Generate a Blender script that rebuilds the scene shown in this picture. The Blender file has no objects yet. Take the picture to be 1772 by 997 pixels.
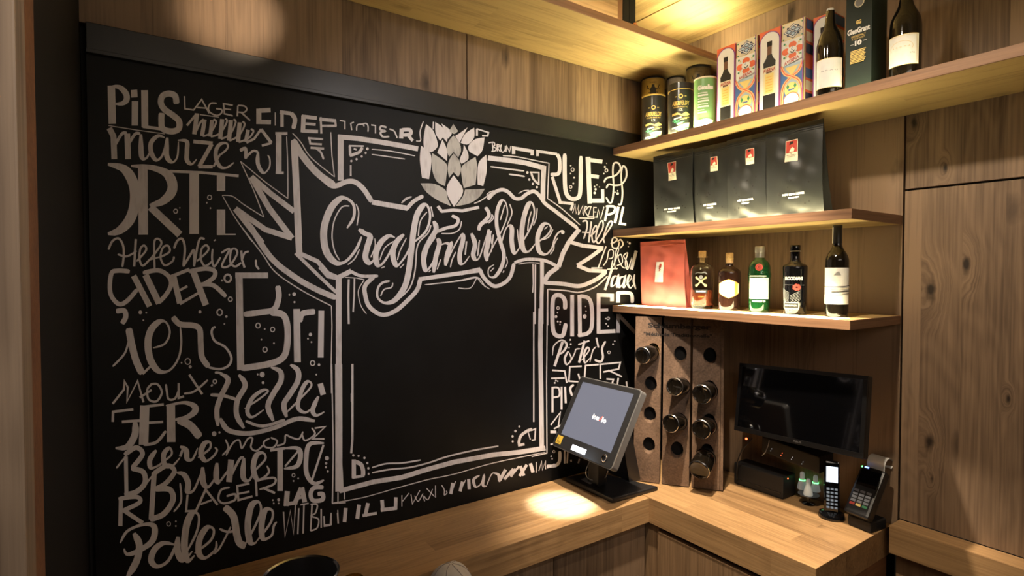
import bpy, bmesh, math, random
from mathutils import Vector, Matrix
random.seed(7)
SC = bpy.context.scene
COL = SC.collection
# ------------------------------------------------------------------ camera
F_PX = 967.0
CAM = Vector((-2.1, -1.76106, 1.741))
YAW, PITCH = math.radians(55.33), math.radians(1.444)
cam_d = bpy.data.cameras.new('camera'); cam = bpy.data.objects.new('camera', cam_d); COL.objects.link(cam)
cam_d.sensor_width = 36; cam_d.lens = F_PX/1772*36; cam_d.clip_start = .02
cam.location = CAM; cam.rotation_euler = (math.pi/2-PITCH, 0, YAW-math.pi/2)
SC.camera = cam
# ------------------------------------------------------------------ exposure, world
SC.view_settings.view_transform = 'Standard'; SC.view_settings.look = 'None'
SC.view_settings.gamma = 1; SC.view_settings.exposure = 0.0
w = bpy.data.worlds.new('world'); SC.world = w; w.use_nodes = True
w.node_tree.nodes['Background'].inputs[0].default_value = (1, .8, .6, 1)
w.node_tree.nodes['Background'].inputs[1].default_value = .012
# ------------------------------------------------------------------ lights
def light(name, kind, loc, target, energy, color, **kw):
    d = bpy.data.lights.new(name, kind); d.energy = energy; d.color = color
    for k, v in kw.items(): setattr(d, k, v)
    o = bpy.data.objects.new(name, d); COL.objects.link(o); o.location = loc
    o.rotation_euler = (Vector(target)-Vector(loc)).to_track_quat('-Z', 'Y').to_euler()
    return o
WARM = (1, .83, .63)
light('counter_spot', 'SPOT', (-.83, -.43, 2.72), (-.80, -.20, .9), 1500, (.80, .90, 1), spot_size=math.radians(9), spot_blend=.9, shadow_soft_size=.02)
light('bar_spot', 'SPOT', (-.74, -.62, 2.74), (-.36, -.56, .9), 300, WARM, spot_size=math.radians(54), spot_blend=.6, shadow_soft_size=.02)
light('cabinet_spot', 'SPOT', (-1.25, -1.0, 2.74), (0, -1.25, .9), 85, WARM, spot_size=math.radians(95), spot_blend=1, shadow_soft_size=.03)
light('streak_spot', 'SPOT', (-1.35, -1.0, 2.70), (-1.84, 0, 2.47), 75, (1, .76, .52), spot_size=math.radians(15), spot_blend=1, shadow_soft_size=.01)
light('board_spot', 'SPOT', (-1.25, -1.8, 2.72), (-.90, 0, 1.74), 104, (1, .92, .89), spot_size=math.radians(60), spot_blend=1, shadow_soft_size=.05)
light('shelf_fill', 'SPOT', (-1.15, -.62, 2.72), (-.2, -.60, 2.36), 13, (1, .86, .66), spot_size=math.radians(60), spot_blend=.8, shadow_soft_size=.03)  # unseen fill, added to light the cartons evenly
light('room_fill', 'AREA', (-1.9, -2.9, 2.5), (-1.1, 0, 1.2), 12, (1, .84, .68), shape='RECTANGLE', size=1.6, size_y=.8)
light('left_fill', 'SPOT', (-1.6, -2.2, 2.6), (-2.35, -1.1, 1.9), 45, (1, .84, .70), spot_size=math.radians(50), spot_blend=1, shadow_soft_size=.1)
STRIP = dict(top=14.0, hot=290.0, mid=28.0, low=18.0, canopy=30.0, canopy_hot=230.0)  # hot segments are added to brighten the canopy underside and ceiling
STRIP_COL = (1, .89, .50)

# ------------------------------------------------------------------ pixel -> point helpers (photo is 1772x997)
_F = Vector((math.cos(YAW), math.sin(YAW), 0)); _R = Vector((math.sin(YAW), -math.cos(YAW), 0)); _U = Vector((0, 0, 1))
_F2 = _F*math.cos(PITCH)-_U*math.sin(PITCH); _U2 = _U*math.cos(PITCH)+_F*math.sin(PITCH)
def ray(px, py): return _F2+_R*((px-886)/F_PX)-_U2*((py-498.5)/F_PX)
def hit(px, py, ax, v):
    r = ray(px, py); return CAM+r*((v-CAM[ax])/r[ax])
def ztop(x, y, py):
    h = (Vector((x, y, 0))-Vector((CAM.x, CAM.y, 0))).dot(_F); v = (498.5-py)/F_PX
    return CAM.z+h*(v*math.cos(PITCH)-math.sin(PITCH))/(math.cos(PITCH)+v*math.sin(PITCH))
def rad(wpx, x, y, z=1.74):
    d = (Vector((x, y, z))-CAM); dep = d.dot(_F2); th = math.atan(d.dot(_R)/dep)
    return wpx/2*dep*math.cos(th)/F_PX

# ------------------------------------------------------------------ materials
MATS = {}
def new_mat(name):
    m = bpy.data.materials.new(name); m.use_nodes = True; MATS[name] = m
    return m, m.node_tree, m.node_tree.nodes['Principled BSDF']
def flat(name, col, rough=.5, metal=0, spec=.5, noise=0, nscale=30, bump=0, trans=0, emit=0, coat=0, ior=1.5):
    m, nt, b = new_mat(name); L = nt.links
    b.inputs['Base Color'].default_value = (*col, 1); b.inputs['Roughness'].default_value = rough
    b.inputs['Metallic'].default_value = metal; b.inputs['Specular IOR Level'].default_value = spec
    b.inputs['Transmission Weight'].default_value = trans; b.inputs['Coat Weight'].default_value = coat
    b.inputs['IOR'].default_value = ior
    if emit: b.inputs['Emission Color'].default_value = (*col, 1); b.inputs['Emission Strength'].default_value = emit
    if noise or bump:
        tc = nt.nodes.new('ShaderNodeTexCoord'); n = nt.nodes.new('ShaderNodeTexNoise'); L.new(tc.outputs['Object'], n.inputs['Vector'])
        n.inputs['Scale'].default_value = nscale; n.inputs['Detail'].default_value = 6
        if noise:
            r = nt.nodes.new('ShaderNodeMapRange'); L.new(n.outputs['Fac'], r.inputs['Value'])
            r.inputs['From Min'].default_value = .3; r.inputs['From Max'].default_value = .7
            r.inputs['To Min'].default_value = 1-noise; r.inputs['To Max'].default_value = 1+noise*.5
            mx = nt.nodes.new('ShaderNodeVectorMath'); mx.operation = 'SCALE'; mx.inputs[0].default_value = col
            L.new(r.outputs[0], mx.inputs['Scale']); L.new(mx.outputs[0], b.inputs['Base Color'])
        if bump:
            bp = nt.nodes.new('ShaderNodeBump'); bp.inputs['Strength'].default_value = bump; bp.inputs['Distance'].default_value = .004
            L.new(n.outputs['Fac'], bp.inputs['Height']); L.new(bp.outputs[0], b.inputs['Normal'])
    return m
def wood(name, dark, light_, axis, rough=.55, knots=.6, stave=None, varied=.25, fine=1.0, spots=()):
    """oak: long grain along `axis`, growth-ring figure, knots, optional glued staves (w, l)"""
    m, nt, b = new_mat(name); L = nt.links; N = nt.nodes.new
    tc = N('ShaderNodeTexCoord'); oi = N('ShaderNodeObjectInfo')
    off = N('ShaderNodeVectorMath'); off.operation = 'SCALE'; off.inputs[0].default_value = (37, 53, 71)
    L.new(oi.outputs['Random'], off.inputs['Scale'])
    ad = N('ShaderNodeVectorMath'); ad.operation = 'ADD'; L.new(tc.outputs['Object'], ad.inputs[0]); L.new(off.outputs[0], ad.inputs[1])
    src = ad.outputs[0]; br = None
    if stave:
        mp0 = N('ShaderNodeMapping'); L.new(tc.outputs['Object'], mp0.inputs['Vector'])
        if axis == 1: mp0.inputs['Rotation'].default_value = (0, 0, math.pi/2)
        br = N('ShaderNodeTexBrick'); L.new(mp0.outputs[0], br.inputs['Vector'])
        br.inputs['Color1'].default_value = (0, 0, 0, 1); br.inputs['Color2'].default_value = (1, 1, 1, 1)
        br.inputs['Mortar Size'].default_value = 0; br.inputs['Scale'].default_value = 1
        br.inputs['Brick Width'].default_value = stave[1]; br.inputs['Row Height'].default_value = stave[0]
        br.offset_frequency = 2; br.offset = .37
        so = N('ShaderNodeVectorMath'); so.operation = 'SCALE'; so.inputs[0].default_value = (11, 17, 23)
        L.new(br.outputs['Color'], so.inputs['Scale'])
        a2 = N('ShaderNodeVectorMath'); a2.operation = 'ADD'; L.new(src, a2.inputs[0]); L.new(so.outputs[0], a2.inputs[1]); src = a2.outputs[0]
    kd = None
    for (kx, ky, kz, kr) in spots:          # individual knots: grain bends round them, dark heart
        q = N('ShaderNodeVectorMath'); q.operation = 'SUBTRACT'; L.new(tc.outputs['Object'], q.inputs[0]); q.inputs[1].default_value = (kx, ky, kz)
        sc_ = N('ShaderNodeVectorMath'); sc_.operation = 'MULTIPLY'; L.new(q.outputs[0], sc_.inputs[0]); v3 = [1/kr]*3; v3[axis] = .42/kr; v3[0] = 0; sc_.inputs[1].default_value = v3
        wn = N('ShaderNodeTexNoise'); wn.inputs['Scale'].default_value = 28; L.new(tc.outputs['Object'], wn.inputs['Vector'])
        ln = N('ShaderNodeVectorMath'); ln.operation = 'LENGTH'; L.new(sc_.outputs[0], ln.inputs[0])
        ln2 = N('ShaderNodeMath'); ln2.operation = 'MULTIPLY_ADD'; L.new(wn.outputs['Fac'], ln2.inputs[0]); ln2.inputs[1].default_value = 1.6; L.new(ln.outputs['Value'], ln2.inputs[2])
        fall = N('ShaderNodeMapRange'); L.new(ln2.outputs[0], fall.inputs['Value']); fall.interpolation_type = 'SMOOTHERSTEP'
        fall.inputs['From Min'].default_value = .8; fall.inputs['From Max'].default_value = 6; fall.inputs['To Min'].default_value = 1; fall.inputs['To Max'].default_value = 0
        hd = N('ShaderNodeMapRange'); L.new(ln2.outputs[0], hd.inputs['Value']); hd.inputs['From Min'].default_value = 1.1; hd.inputs['From Max'].default_value = 2.1
        hd.inputs['To Min'].default_value = .95; hd.inputs['To Max'].default_value = 0
        av = N('ShaderNodeVectorMath'); av.operation = 'SCALE'; av.inputs[0].default_value = (.0, .05, .05); L.new(fall.outputs[0], av.inputs['Scale'])
        a4 = N('ShaderNodeVectorMath'); a4.operation = 'ADD'; L.new(src, a4.inputs[0]); L.new(av.outputs[0], a4.inputs[1]); src = a4.outputs[0]
        if kd is None: kd = hd.outputs[0]
        else:
            mxx = N('ShaderNodeMath'); mxx.operation = 'MAXIMUM'; L.new(kd, mxx.inputs[0]); L.new(hd.outputs[0], mxx.inputs[1]); kd = mxx.outputs[0]
    def noise(sc_across, sc_along, scale, detail, dist=0):
        mp = N('ShaderNodeMapping'); s = [sc_across]*3; s[axis] = sc_along; mp.inputs['Scale'].default_value = s
        L.new(src, mp.inputs['Vector']); n = N('ShaderNodeTexNoise'); L.new(mp.outputs[0], n.inputs['Vector'])
        n.inputs['Scale'].default_value = scale; n.inputs['Detail'].default_value = detail; n.inputs['Distortion'].default_value = dist
        return n.outputs['Fac']
    broad = noise(1, .13, 9, 4, .6); grain = noise(1, .025, 140, 4, .1); figure = noise(1, .22, 4.5, 2, 1.2)
    wv = N('ShaderNodeMath'); wv.operation = 'MULTIPLY'; wv.inputs[1].default_value = 60; L.new(figure, wv.inputs[0])
    sn = N('ShaderNodeMath'); sn.operation = 'SINE'; L.new(wv.outputs[0], sn.inputs[0])
    def mad(a, k, c):
        x = N('ShaderNodeMath'); x.operation = 'MULTIPLY_ADD'; L.new(a, x.inputs[0]); x.inputs[1].default_value = k
        if isinstance(c, (int, float)): x.inputs[2].default_value = c
        else: L.new(c, x.inputs[2])
        return x.outputs[0]
    f = mad(broad, .62, .04); f = mad(sn.outputs[0], .045*fine, f); f = mad(grain, .72*fine, f); 
    f = mad(oi.outputs['Random'], varied, f)
    if br: 
        sx = N('ShaderNodeSeparateColor'); L.new(br.outputs['Color'], sx.inputs[0]); f = mad(sx.outputs[0], .22, f)
    rp = N('ShaderNodeValToRGB'); L.new(f, rp.inputs[0]); e = rp.color_ramp
    e.elements[0].position = .42; e.elements[0].color = (*dark, 1); e.elements[1].position = 1.0; e.elements[1].color = (*light_, 1)
    colr = rp.outputs[0]
    if knots:
        mp = N('ShaderNodeMapping'); s = [5.5]*3; s[axis] = 2.6; mp.inputs['Scale'].default_value = s; L.new(src, mp.inputs['Vector'])
        ns = N('ShaderNodeTexNoise'); ns.inputs['Scale'].default_value = 6; L.new(mp.outputs[0], ns.inputs['Vector'])
        mm = N('ShaderNodeVectorMath'); mm.operation = 'SCALE'; mm.inputs['Scale'].default_value = .16; L.new(ns.outputs['Color'], mm.inputs[0])
        a3 = N('ShaderNodeVectorMath'); a3.operation = 'ADD'; L.new(mp.outputs[0], a3.inputs[0]); L.new(mm.outputs[0], a3.inputs[1])
        vo = N('ShaderNodeTexVoronoi'); vo.inputs['Scale'].default_value = 1; L.new(a3.outputs[0], vo.inputs['Vector'])
        mr = N('ShaderNodeMapRange'); L.new(vo.outputs['Distance'], mr.inputs['Value'])
        mr.inputs['From Min'].default_value = .05; mr.inputs['From Max'].default_value = .15
        mr.inputs['To Min'].default_value = knots; mr.inputs['To Max'].default_value = 0
        mx = N('ShaderNodeMix'); mx.data_type = 'RGBA'; L.new(mr.outputs[0], mx.inputs[0]); L.new(colr, mx.inputs[6])
        mx.inputs[7].default_value = (dark[0]*.25, dark[1]*.22, dark[2]*.2, 1); colr = mx.outputs[2]
    if kd is not None:
        mx = N('ShaderNodeMix'); mx.data_type = 'RGBA'; L.new(kd, mx.inputs[0]); L.new(colr, mx.inputs[6])
        mx.inputs[7].default_value = (dark[0]*.2, dark[1]*.18, dark[2]*.16, 1); colr = mx.outputs[2]
    L.new(colr, b.inputs['Base Color']); b.inputs['Roughness'].default_value = rough; b.inputs['Specular IOR Level'].default_value = .35
    bp = N('ShaderNodeBump'); bp.inputs['Strength'].default_value = .25; bp.inputs['Distance'].default_value = .0015
    L.new(grain, bp.inputs['Height']); L.new(bp.outputs[0], b.inputs['Normal'])
    return m
OD, OL = (.085, .048, .025), (.34, .21, .11)
for ax, nm in enumerate('xyz'):
    wood('oak_'+nm, OD, OL, ax)
wood('oak_wall', (.070, .043, .026), (.27, .178, .108), 2, knots=.85, varied=.30)
wood('oak_shelf_y', (.19, .115, .042), (.47, .325, .135), 1, knots=.35, stave=(.055, .62))
wood('oak_shelf_x', (.19, .115, .042), (.47, .325, .135), 0, knots=.35, stave=(.055, .62))
wood('oak_worktop_x', (.15, .080, .034), (.44, .265, .12), 0, rough=.42, knots=.5, stave=(.075, .7))
wood('oak_worktop_y', (.15, .080, .034), (.44, .265, .12), 1, rough=.42, knots=.6, stave=(.07, .55))
wood('oak_red_x', (.10, .040, .016), (.26, .115, .048), 0, knots=.3)
wood('oak_pale', (.13, .092, .066), (.34, .26, .19), 2, knots=.2)
for ax, nm in enumerate('xy'): wood('oak_lipping_'+nm, (.11, .055, .028), (.32, .175, .092), ax, knots=0)  # redder edge wood, shade of the unlit shelf fronts is in the colour
wood('oak_rack', (.060, .036, .022), (.20, .125, .080), 2, knots=.2, varied=.1)
flat('board_black', (.0045, .0043, .0042), .55, spec=.22, noise=.35, nscale=9, bump=.05)
flat('frame_black', (.016, .015, .013), .38, spec=.5, noise=.2, nscale=14, bump=.06)
flat('dark_paint_and_shade', (.0035, .0032, .003), .7, spec=.2)
flat('gap_dark', (.006, .005, .004), .9)
flat('floor_mat', (.09, .07, .055), .6, noise=.3, nscale=4)
flat('steel', (.55, .56, .6), .22, metal=1)
flat('brushed_steel', (.35, .35, .37), .35, metal=1, noise=.2, nscale=50)
flat('black_plastic', (.012, .012, .013), .35)
flat('black_matt', (.010, .010, .011), .6)
flat('black_gloss', (.004, .004, .005), .08, coat=.5)
flat('silver_plastic', (.42, .42, .42), .35, metal=.6)
flat('grey_plastic', (.13, .125, .12), .4)
flat('white', (.80, .79, .76), .5)
flat('cream', (.78, .70, .52), .55)
flat('paper', (.74, .73, .70), .75, noise=.08, nscale=40)
flat('red_print', (.42, .05, .035), .5)
flat('orange_print', (.80, .16, .06), .5)
flat('amber_print', (.80, .42, .08), .5)
flat('yellow_print', (.80, .62, .22), .5)
flat('blue_print', (.06, .15, .40), .5)
flat('pale_blue_print', (.42, .55, .68), .5)
flat('navy_print', (.02, .035, .09), .5)
flat('purple_print', (.22, .05, .25), .5)
flat('green_print', (.05, .25, .12), .5)
flat('gold_print', (.62, .44, .13), .4, metal=.3)
flat('black_print', (.012, .011, .010), .5)
flat('grey_print', (.25, .25, .25), .6)
flat('brown_print', (.16, .07, .035), .5)
flat('ink_brown', (.018, .012, .009), .8)
flat('chrome', (.8, .8, .8), .1, metal=1)
flat('copper', (.75, .34, .2), .25, metal=1)
flat('cork', (.62, .40, .18), .8, noise=.25, nscale=200)
flat('dark_glass', (.006, .0045, .003), .06, spec=.6, coat=.15)
flat('green_glass', (.010, .085, .022), .05, trans=.55, coat=.4)
flat('clear_glass', (.93, .95, .92), .02, trans=1, ior=1.35)
flat('rum_red', (.45, .10, .04), .05, trans=.55)
flat('rum_brown', (.022, .009, .006), .06, coat=.3)
flat('emboss_gold', (.75, .66, .35), .25, metal=.5)
flat('foil_black', (.013, .014, .013), .36, spec=.65, bump=.3, nscale=14, coat=.2)
flat('red_paper', (.44, .095, .075), .55, noise=.12, nscale=25, bump=.3)
flat('tin_black', (.015, .015, .014), .3, coat=.3)
flat('tin_gold', (.52, .38, .10), .4, metal=.4, noise=.1, nscale=60)
flat('tin_bronze', (.16, .115, .05), .45, metal=.4, noise=.2, nscale=60)
flat('tin_grey', (.36, .32, .29), .55, noise=.25, nscale=35)
flat('tin_green', (.20, .40, .15), .4, noise=.06, nscale=20)
flat('carton_green', (.012, .022, .016), .55, spec=.3)
flat('linen', (.72, .68, .66), .85, noise=.08, nscale=60, bump=.2)
flat('linen_line', (.30, .27, .28), .9)
flat('brass', (.75, .55, .15), .25, metal=1)

flat('display_white', (.85, .88, 1), .3, emit=2.2)
flat('phone_screen', (.75, .84, 1), .3, emit=1.6)
flat('logo_white', (.95, .93, .95), .3, emit=1.0)
flat('logo_red', (.8, .12, .08), .3, emit=.8)
flat('sticker_gold', (.62, .42, .05), .4)
flat('led_red', (1, .10, .03), .3, emit=7)
flat('led_green', (.15, 1, .25), .3, emit=4)
flat('led_blue', (.15, .25, 1), .3, emit=5)
flat('led_white', (.9, .9, 1), .3, emit=1.2)
flat('frosted', (.66, .72, .70), .4, emit=.12)  # slight glow lifts all the shades, the unlit one too
flat('key_grey', (.22, .24, .28), .5)
flat('key_blue', (.30, .42, .60), .5, emit=.12)
def emis(name, col, s):
    m, nt, b = new_mat(name); b.inputs['Base Color'].default_value = (*col, 1)
    b.inputs['Emission Color'].default_value = (*col, 1); b.inputs['Emission Strength'].default_value = s
emis('screen_on', (.19, .195, .245), 1.0); MATS['screen_on'].node_tree.nodes['Principled BSDF'].inputs['Base Color'].default_value = (.012, .012, .014, 1)
for k, s in STRIP.items(): emis('strip_'+k, STRIP_COL, s)
def chalk(name, c, lo):
    m, nt, b = new_mat(name); L = nt.links
    tc = nt.nodes.new('ShaderNodeTexCoord'); mp = nt.nodes.new('ShaderNodeMapping'); mp.inputs['Scale'].default_value = (1, 1, .25)
    n = nt.nodes.new('ShaderNodeTexNoise'); n.inputs['Scale'].default_value = 90; n.inputs['Detail'].default_value = 4
    n2 = nt.nodes.new('ShaderNodeTexNoise'); n2.inputs['Scale'].default_value = 9
    L.new(tc.outputs['Object'], mp.inputs[0]); L.new(mp.outputs[0], n.inputs['Vector']); L.new(tc.outputs['Object'], n2.inputs['Vector'])
    ad = nt.nodes.new('ShaderNodeMath'); ad.operation = 'ADD'; L.new(n.outputs['Fac'], ad.inputs[0]); L.new(n2.outputs['Fac'], ad.inputs[1])
    r = nt.nodes.new('ShaderNodeValToRGB'); L.new(ad.outputs[0], r.inputs[0])
    r.color_ramp.elements[0].position = .7; r.color_ramp.elements[0].color = (*lo, 1)
    r.color_ramp.elements[1].position = 1.05 if False else 1.0; r.color_ramp.elements[1].color = (*c, 1)
    L.new(r.outputs[0], b.inputs['Base Color']); b.inputs['Roughness'].default_value = .85; b.inputs['Specular IOR Level'].default_value = .2
chalk('chalk', (.68, .64, .645), (.54, .50, .50))
chalk('chalk_rubbed', (.47, .45, .42), (.27, .25, .235))

# ------------------------------------------------------------------ mesh helpers
class MB:
    def __init__(s): s.v = []; s.f = []; s.m = []; s.names = []
    def add(s, vs, fs, mat):
        if mat not in s.names: s.names.append(mat)
        i = len(s.v); k = s.names.index(mat)
        s.v += [tuple(p) for p in vs]; s.f += [tuple(i+a for a in f) for f in fs]; s.m += [k]*len(fs)
        return s
    def box(s, x, y, z, mat, M=None):
        vs = [Vector((a, b, c)) for c in z for b in y for a in x]
        if M: vs = [M @ p for p in vs]
        return s.add(vs, [(0, 2, 3, 1), (4, 5, 7, 6), (0, 1, 5, 4), (2, 6, 7, 3), (0, 4, 6, 2), (1, 3, 7, 5)], mat)
    def lathe(s, prof, mat, seg=32, c=(0, 0, 0), M=None, mats=None):
        n = len(prof); vs = []
        for r, z in prof:
            for k in range(seg):
                a = 2*math.pi*k/seg; p = Vector((c[0]+r*math.cos(a), c[1]+r*math.sin(a), c[2]+z)); vs.append(M @ p if M else p)
        for j in range(n-1):
            s.add([], [], mats[j] if mats else mat)
            fs = [(j*seg+k, j*seg+(k+1) % seg, (j+1)*seg+(k+1) % seg, (j+1)*seg+k) for k in range(seg)]
            if j == 0: base = len(s.v); s.v += [tuple(p) for p in vs]
            kk = s.names.index(mats[j] if mats else mat)
            s.f += [tuple(base+a for a in f) for f in fs]; s.m += [kk]*len(fs)
        return s
    def tube(s, pts, r, mat, seg=10, cap=True):
        pts = [Vector(p) for p in pts]; n = len(pts); vs = []; prev = None
        for i, p in enumerate(pts):
            t = (pts[min(i+1, n-1)]-pts[max(i-1, 0)]).normalized()
            u = t.orthogonal().normalized() if prev is None else (prev-t*prev.dot(t)).normalized()
            prev = u; w_ = t.cross(u); rr = r[i] if isinstance(r, (list, tuple)) else r
            vs += [p+(u*math.cos(2*math.pi*k/seg)+w_*math.sin(2*math.pi*k/seg))*rr for k in range(seg)]
        fs = [(i*seg+k, i*seg+(k+1) % seg, (i+1)*seg+(k+1) % seg, (i+1)*seg+k) for i in range(n-1) for k in range(seg)]
        if cap: fs += [tuple(range(seg))[::-1], tuple((n-1)*seg+k for k in range(seg))]
        return s.add(vs, fs, mat)
    def build(s, name, parent=None, smooth=False, bevel=0, loc=None, kind=None, label=None):
        me = bpy.data.meshes.new(name)
        if loc is None and parent is None:
            xs = list(zip(*s.v)); loc = [(min(a)+max(a))/2 for a in xs]
        if loc is not None: s.v = [(p[0]-loc[0], p[1]-loc[1], p[2]-loc[2]) for p in s.v]
        me.from_pydata(s.v, [], s.f)
        for n in s.names: me.materials.append(MATS[n])
        me.polygons.foreach_set('material_index', s.m)
        bm = bmesh.new(); bm.from_mesh(me)
        if bevel:
            bmesh.ops.bevel(bm, geom=[e for e in bm.edges if len(e.link_faces) == 2 and e.calc_face_angle(0) > .6], offset=bevel, segments=2, profile=.6, affect='EDGES', clamp_overlap=True)
        bmesh.ops.recalc_face_normals(bm, faces=bm.faces)
        if smooth:
            for f in bm.faces: f.smooth = True
            for e in bm.edges:
                if len(e.link_faces) == 2 and e.calc_face_angle(0) > .7: e.smooth = False
        bm.to_mesh(me); bm.free()
        o = bpy.data.objects.new(name, me); COL.objects.link(o); o.parent = parent
        if loc is not None: o.location = loc
        if kind: o['kind'] = kind
        if label: o['label'] = label
        return o
def box(name, x, y, z, mat, parent=None, bevel=0, kind=None, label=None):
    c = [(a[0]+a[1])/2 for a in (x, y, z)]
    return MB().box(x, y, z, mat).build(name, parent, bevel=bevel, loc=c, kind=kind, label=label)
def thing(name, label, cat, loc, rz=0, group=None, rot=None):
    o = bpy.data.objects.new(name, None); COL.objects.link(o); o.empty_display_size = .05
    o.location = loc; o.rotation_euler = rot if rot else (0, 0, rz); return tag(o, label, cat, group)
def tag(o, label, cat, group=None):
    o['label'] = label; o['category'] = cat
    if group: o['group'] = group
    return o
def catmull(P, n=6):
    if len(P) < 3: return P
    out = []
    for i in range(len(P)-1):
        p0 = P[max(i-1, 0)]; p1 = P[i]; p2 = P[i+1]; p3 = P[min(i+2, len(P)-1)]
        for k in range(n):
            t = k/n
            out.append(tuple(.5*(2*b+(c-a)*t+(2*a-5*b+4*c-d)*t*t+(3*b-a-3*c+d)*t**3) for a, b, c, d in zip(p0, p1, p2, p3)))
    return out+[P[-1]]
def ribbon(P, W, square=False):
    """offset polygon strip of a 2-D polyline with width per point"""
    n = len(P); Lf = []; Rt = []
    for i in range(n):
        a = P[max(i-1, 0)]; b = P[i]; c = P[min(i+1, n-1)]
        d1 = Vector((b[0]-a[0], b[1]-a[1])); d2 = Vector((c[0]-b[0], c[1]-b[1]))
        if d1.length < 1e-9: d1 = d2
        if d2.length < 1e-9: d2 = d1
        d1.normalize(); d2.normalize(); t = d1+d2
        if t.length < 1e-3: t = d1
        t.normalize(); nn = Vector((-t.y, t.x)); k = 1/max(.5, abs(t.dot(d1)))
        w_ = W[i]/2*k; Lf.append((b[0]+nn.x*w_, b[1]+nn.y*w_)); Rt.append((b[0]-nn.x*w_, b[1]-nn.y*w_))
    vs = Lf+Rt; fs = [(i, i+1, n+i+1, n+i) for i in range(n-1)]
    return vs, fs
def disc(cx, cy, rx, ry=None, n=14, ring=0):
    ry = ry or rx
    o = [(cx+rx*math.cos(2*math.pi*k/n), cy+ry*math.sin(2*math.pi*k/n)) for k in range(n)]
    if not ring: return o, [tuple(range(n))]
    i_ = [(cx+(rx-ring)*math.cos(2*math.pi*k/n), cy+(ry-ring)*math.sin(2*math.pi*k/n)) for k in range(n)]
    return o+i_, [(k, (k+1) % n, n+(k+1) % n, n+k) for k in range(n)]
def rect(x0, x1, y0, y1): return [(x0, y0), (x1, y0), (x1, y1), (x0, y1)], [(0, 1, 2, 3)]
def text2d(s, width, height=None, bold=0.0, cx=0, cy=0, spacing=1.0):
    cu = bpy.data.curves.new('t', 'FONT'); cu.body = s; cu.size = 1; cu.offset = bold; cu.space_character = spacing; cu.resolution_u = 3
    ob = bpy.data.objects.new('t', cu); COL.objects.link(ob); bpy.context.view_layer.update()
    me = bpy.data.meshes.new_from_object(ob); vs = [(v.co.x, v.co.y) for v in me.vertices]; fs = [tuple(p.vertices) for p in me.polygons]
    bpy.data.objects.remove(ob); bpy.data.curves.remove(cu); bpy.data.meshes.remove(me)
    x0 = min(v[0] for v in vs); x1 = max(v[0] for v in vs); y0 = min(v[1] for v in vs); y1 = max(v[1] for v in vs)
    kx = width/(x1-x0); ky = height/(y1-y0) if height else kx
    return [(cx+(v[0]-(x0+x1)/2)*kx, cy+(v[1]-(y0+y1)/2)*ky) for v in vs], fs
class Decal:
    """flat print: layers of 2-D shapes mapped onto a surface by fn(u, v, lift)"""
    def __init__(s, fn, slices=None): s.fn = fn; s.mb = MB(); s.k = 1; s.sl = slices
    def put(s, shape, mat, lift=None):
        vs, fs = shape; l = .00015*(s.k if lift is None else lift); s.k += 1
        if s.sl:
            bm = bmesh.new(); bv = [bm.verts.new((x, y, 0)) for x, y in vs]
            for f in fs:
                try: bm.faces.new([bv[i] for i in f])
                except ValueError: pass
            x0 = min(v[0] for v in vs); x1 = max(v[0] for v in vs); k = math.ceil(x0/s.sl)*s.sl
            bmesh.ops.triangulate(bm, faces=bm.faces)
            while k < x1:
                bmesh.ops.bisect_plane(bm, geom=bm.verts[:]+bm.edges[:]+bm.faces[:], plane_co=(k, 0, 0), plane_no=(1, 0, 0)); k += s.sl
            bm.verts.index_update(); vs = [(v.co.x, v.co.y) for v in bm.verts]; fs = [tuple(v.index for v in f.verts) for f in bm.faces]; bm.free()
        s.mb.add([s.fn(x, y, l) for x, y in vs], fs, mat); return s
    def build(s, name, parent, label=None): return s.mb.build(name, parent, label=label)
def on_cyl(r, face):                     # face = world angle the print looks towards
    return lambda u, v, l: (((r+l)*math.cos(face+u/r)), (r+l)*math.sin(face+u/r), v)
def line(P, w_): return ribbon(P, [w_]*len(P))

# ================================================================== SETTING
S = dict(kind='structure')
Z1, Z1T, Z2, Z2T, Z3, Z3T = 2.257, 2.287, 1.903, 1.933, 1.575, 1.604
DS, YE, CT = .35, -.978, .9
ZCAN, ZCEIL = 2.602, 2.775
def holder(name):
    o = bpy.data.objects.new(name, None); COL.objects.link(o); o['kind'] = 'structure'; return o
def planks(parent, edges, mk, mat, nm='plank', bev=.0012):
    for a, b in zip(edges[:-1], edges[1:]):
        x, y, z = mk(a, b); box(nm, x, y, z, mat, parent, bevel=bev)
box('floor', (-4.2, .1), (-4.2, .1), (-.05, 0), 'floor_mat', **S)
# wall behind the chalkboard
wb = holder('wall_back')
box('plaster', (-2.6, .1), (.03, .08), (0, 2.9), 'gap_dark', wb)
g1 = hit(808, 120, 1, 0).x; g2 = hit(1076, 190, 1, 0).x
for e in ([-2.19, -2.03, -1.86, -1.70, -1.53, -1.40, -1.23, g1-.002], [g1+.002, -.93, -.80, -.70, -.56, -.44, g2-.001], [g2+.001, -.15, 0]):
    planks(wb, e, lambda a, b: ((a, b), (0, .03), (2.366, ZCEIL)), 'oak_wall', bev=.0006)
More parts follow.
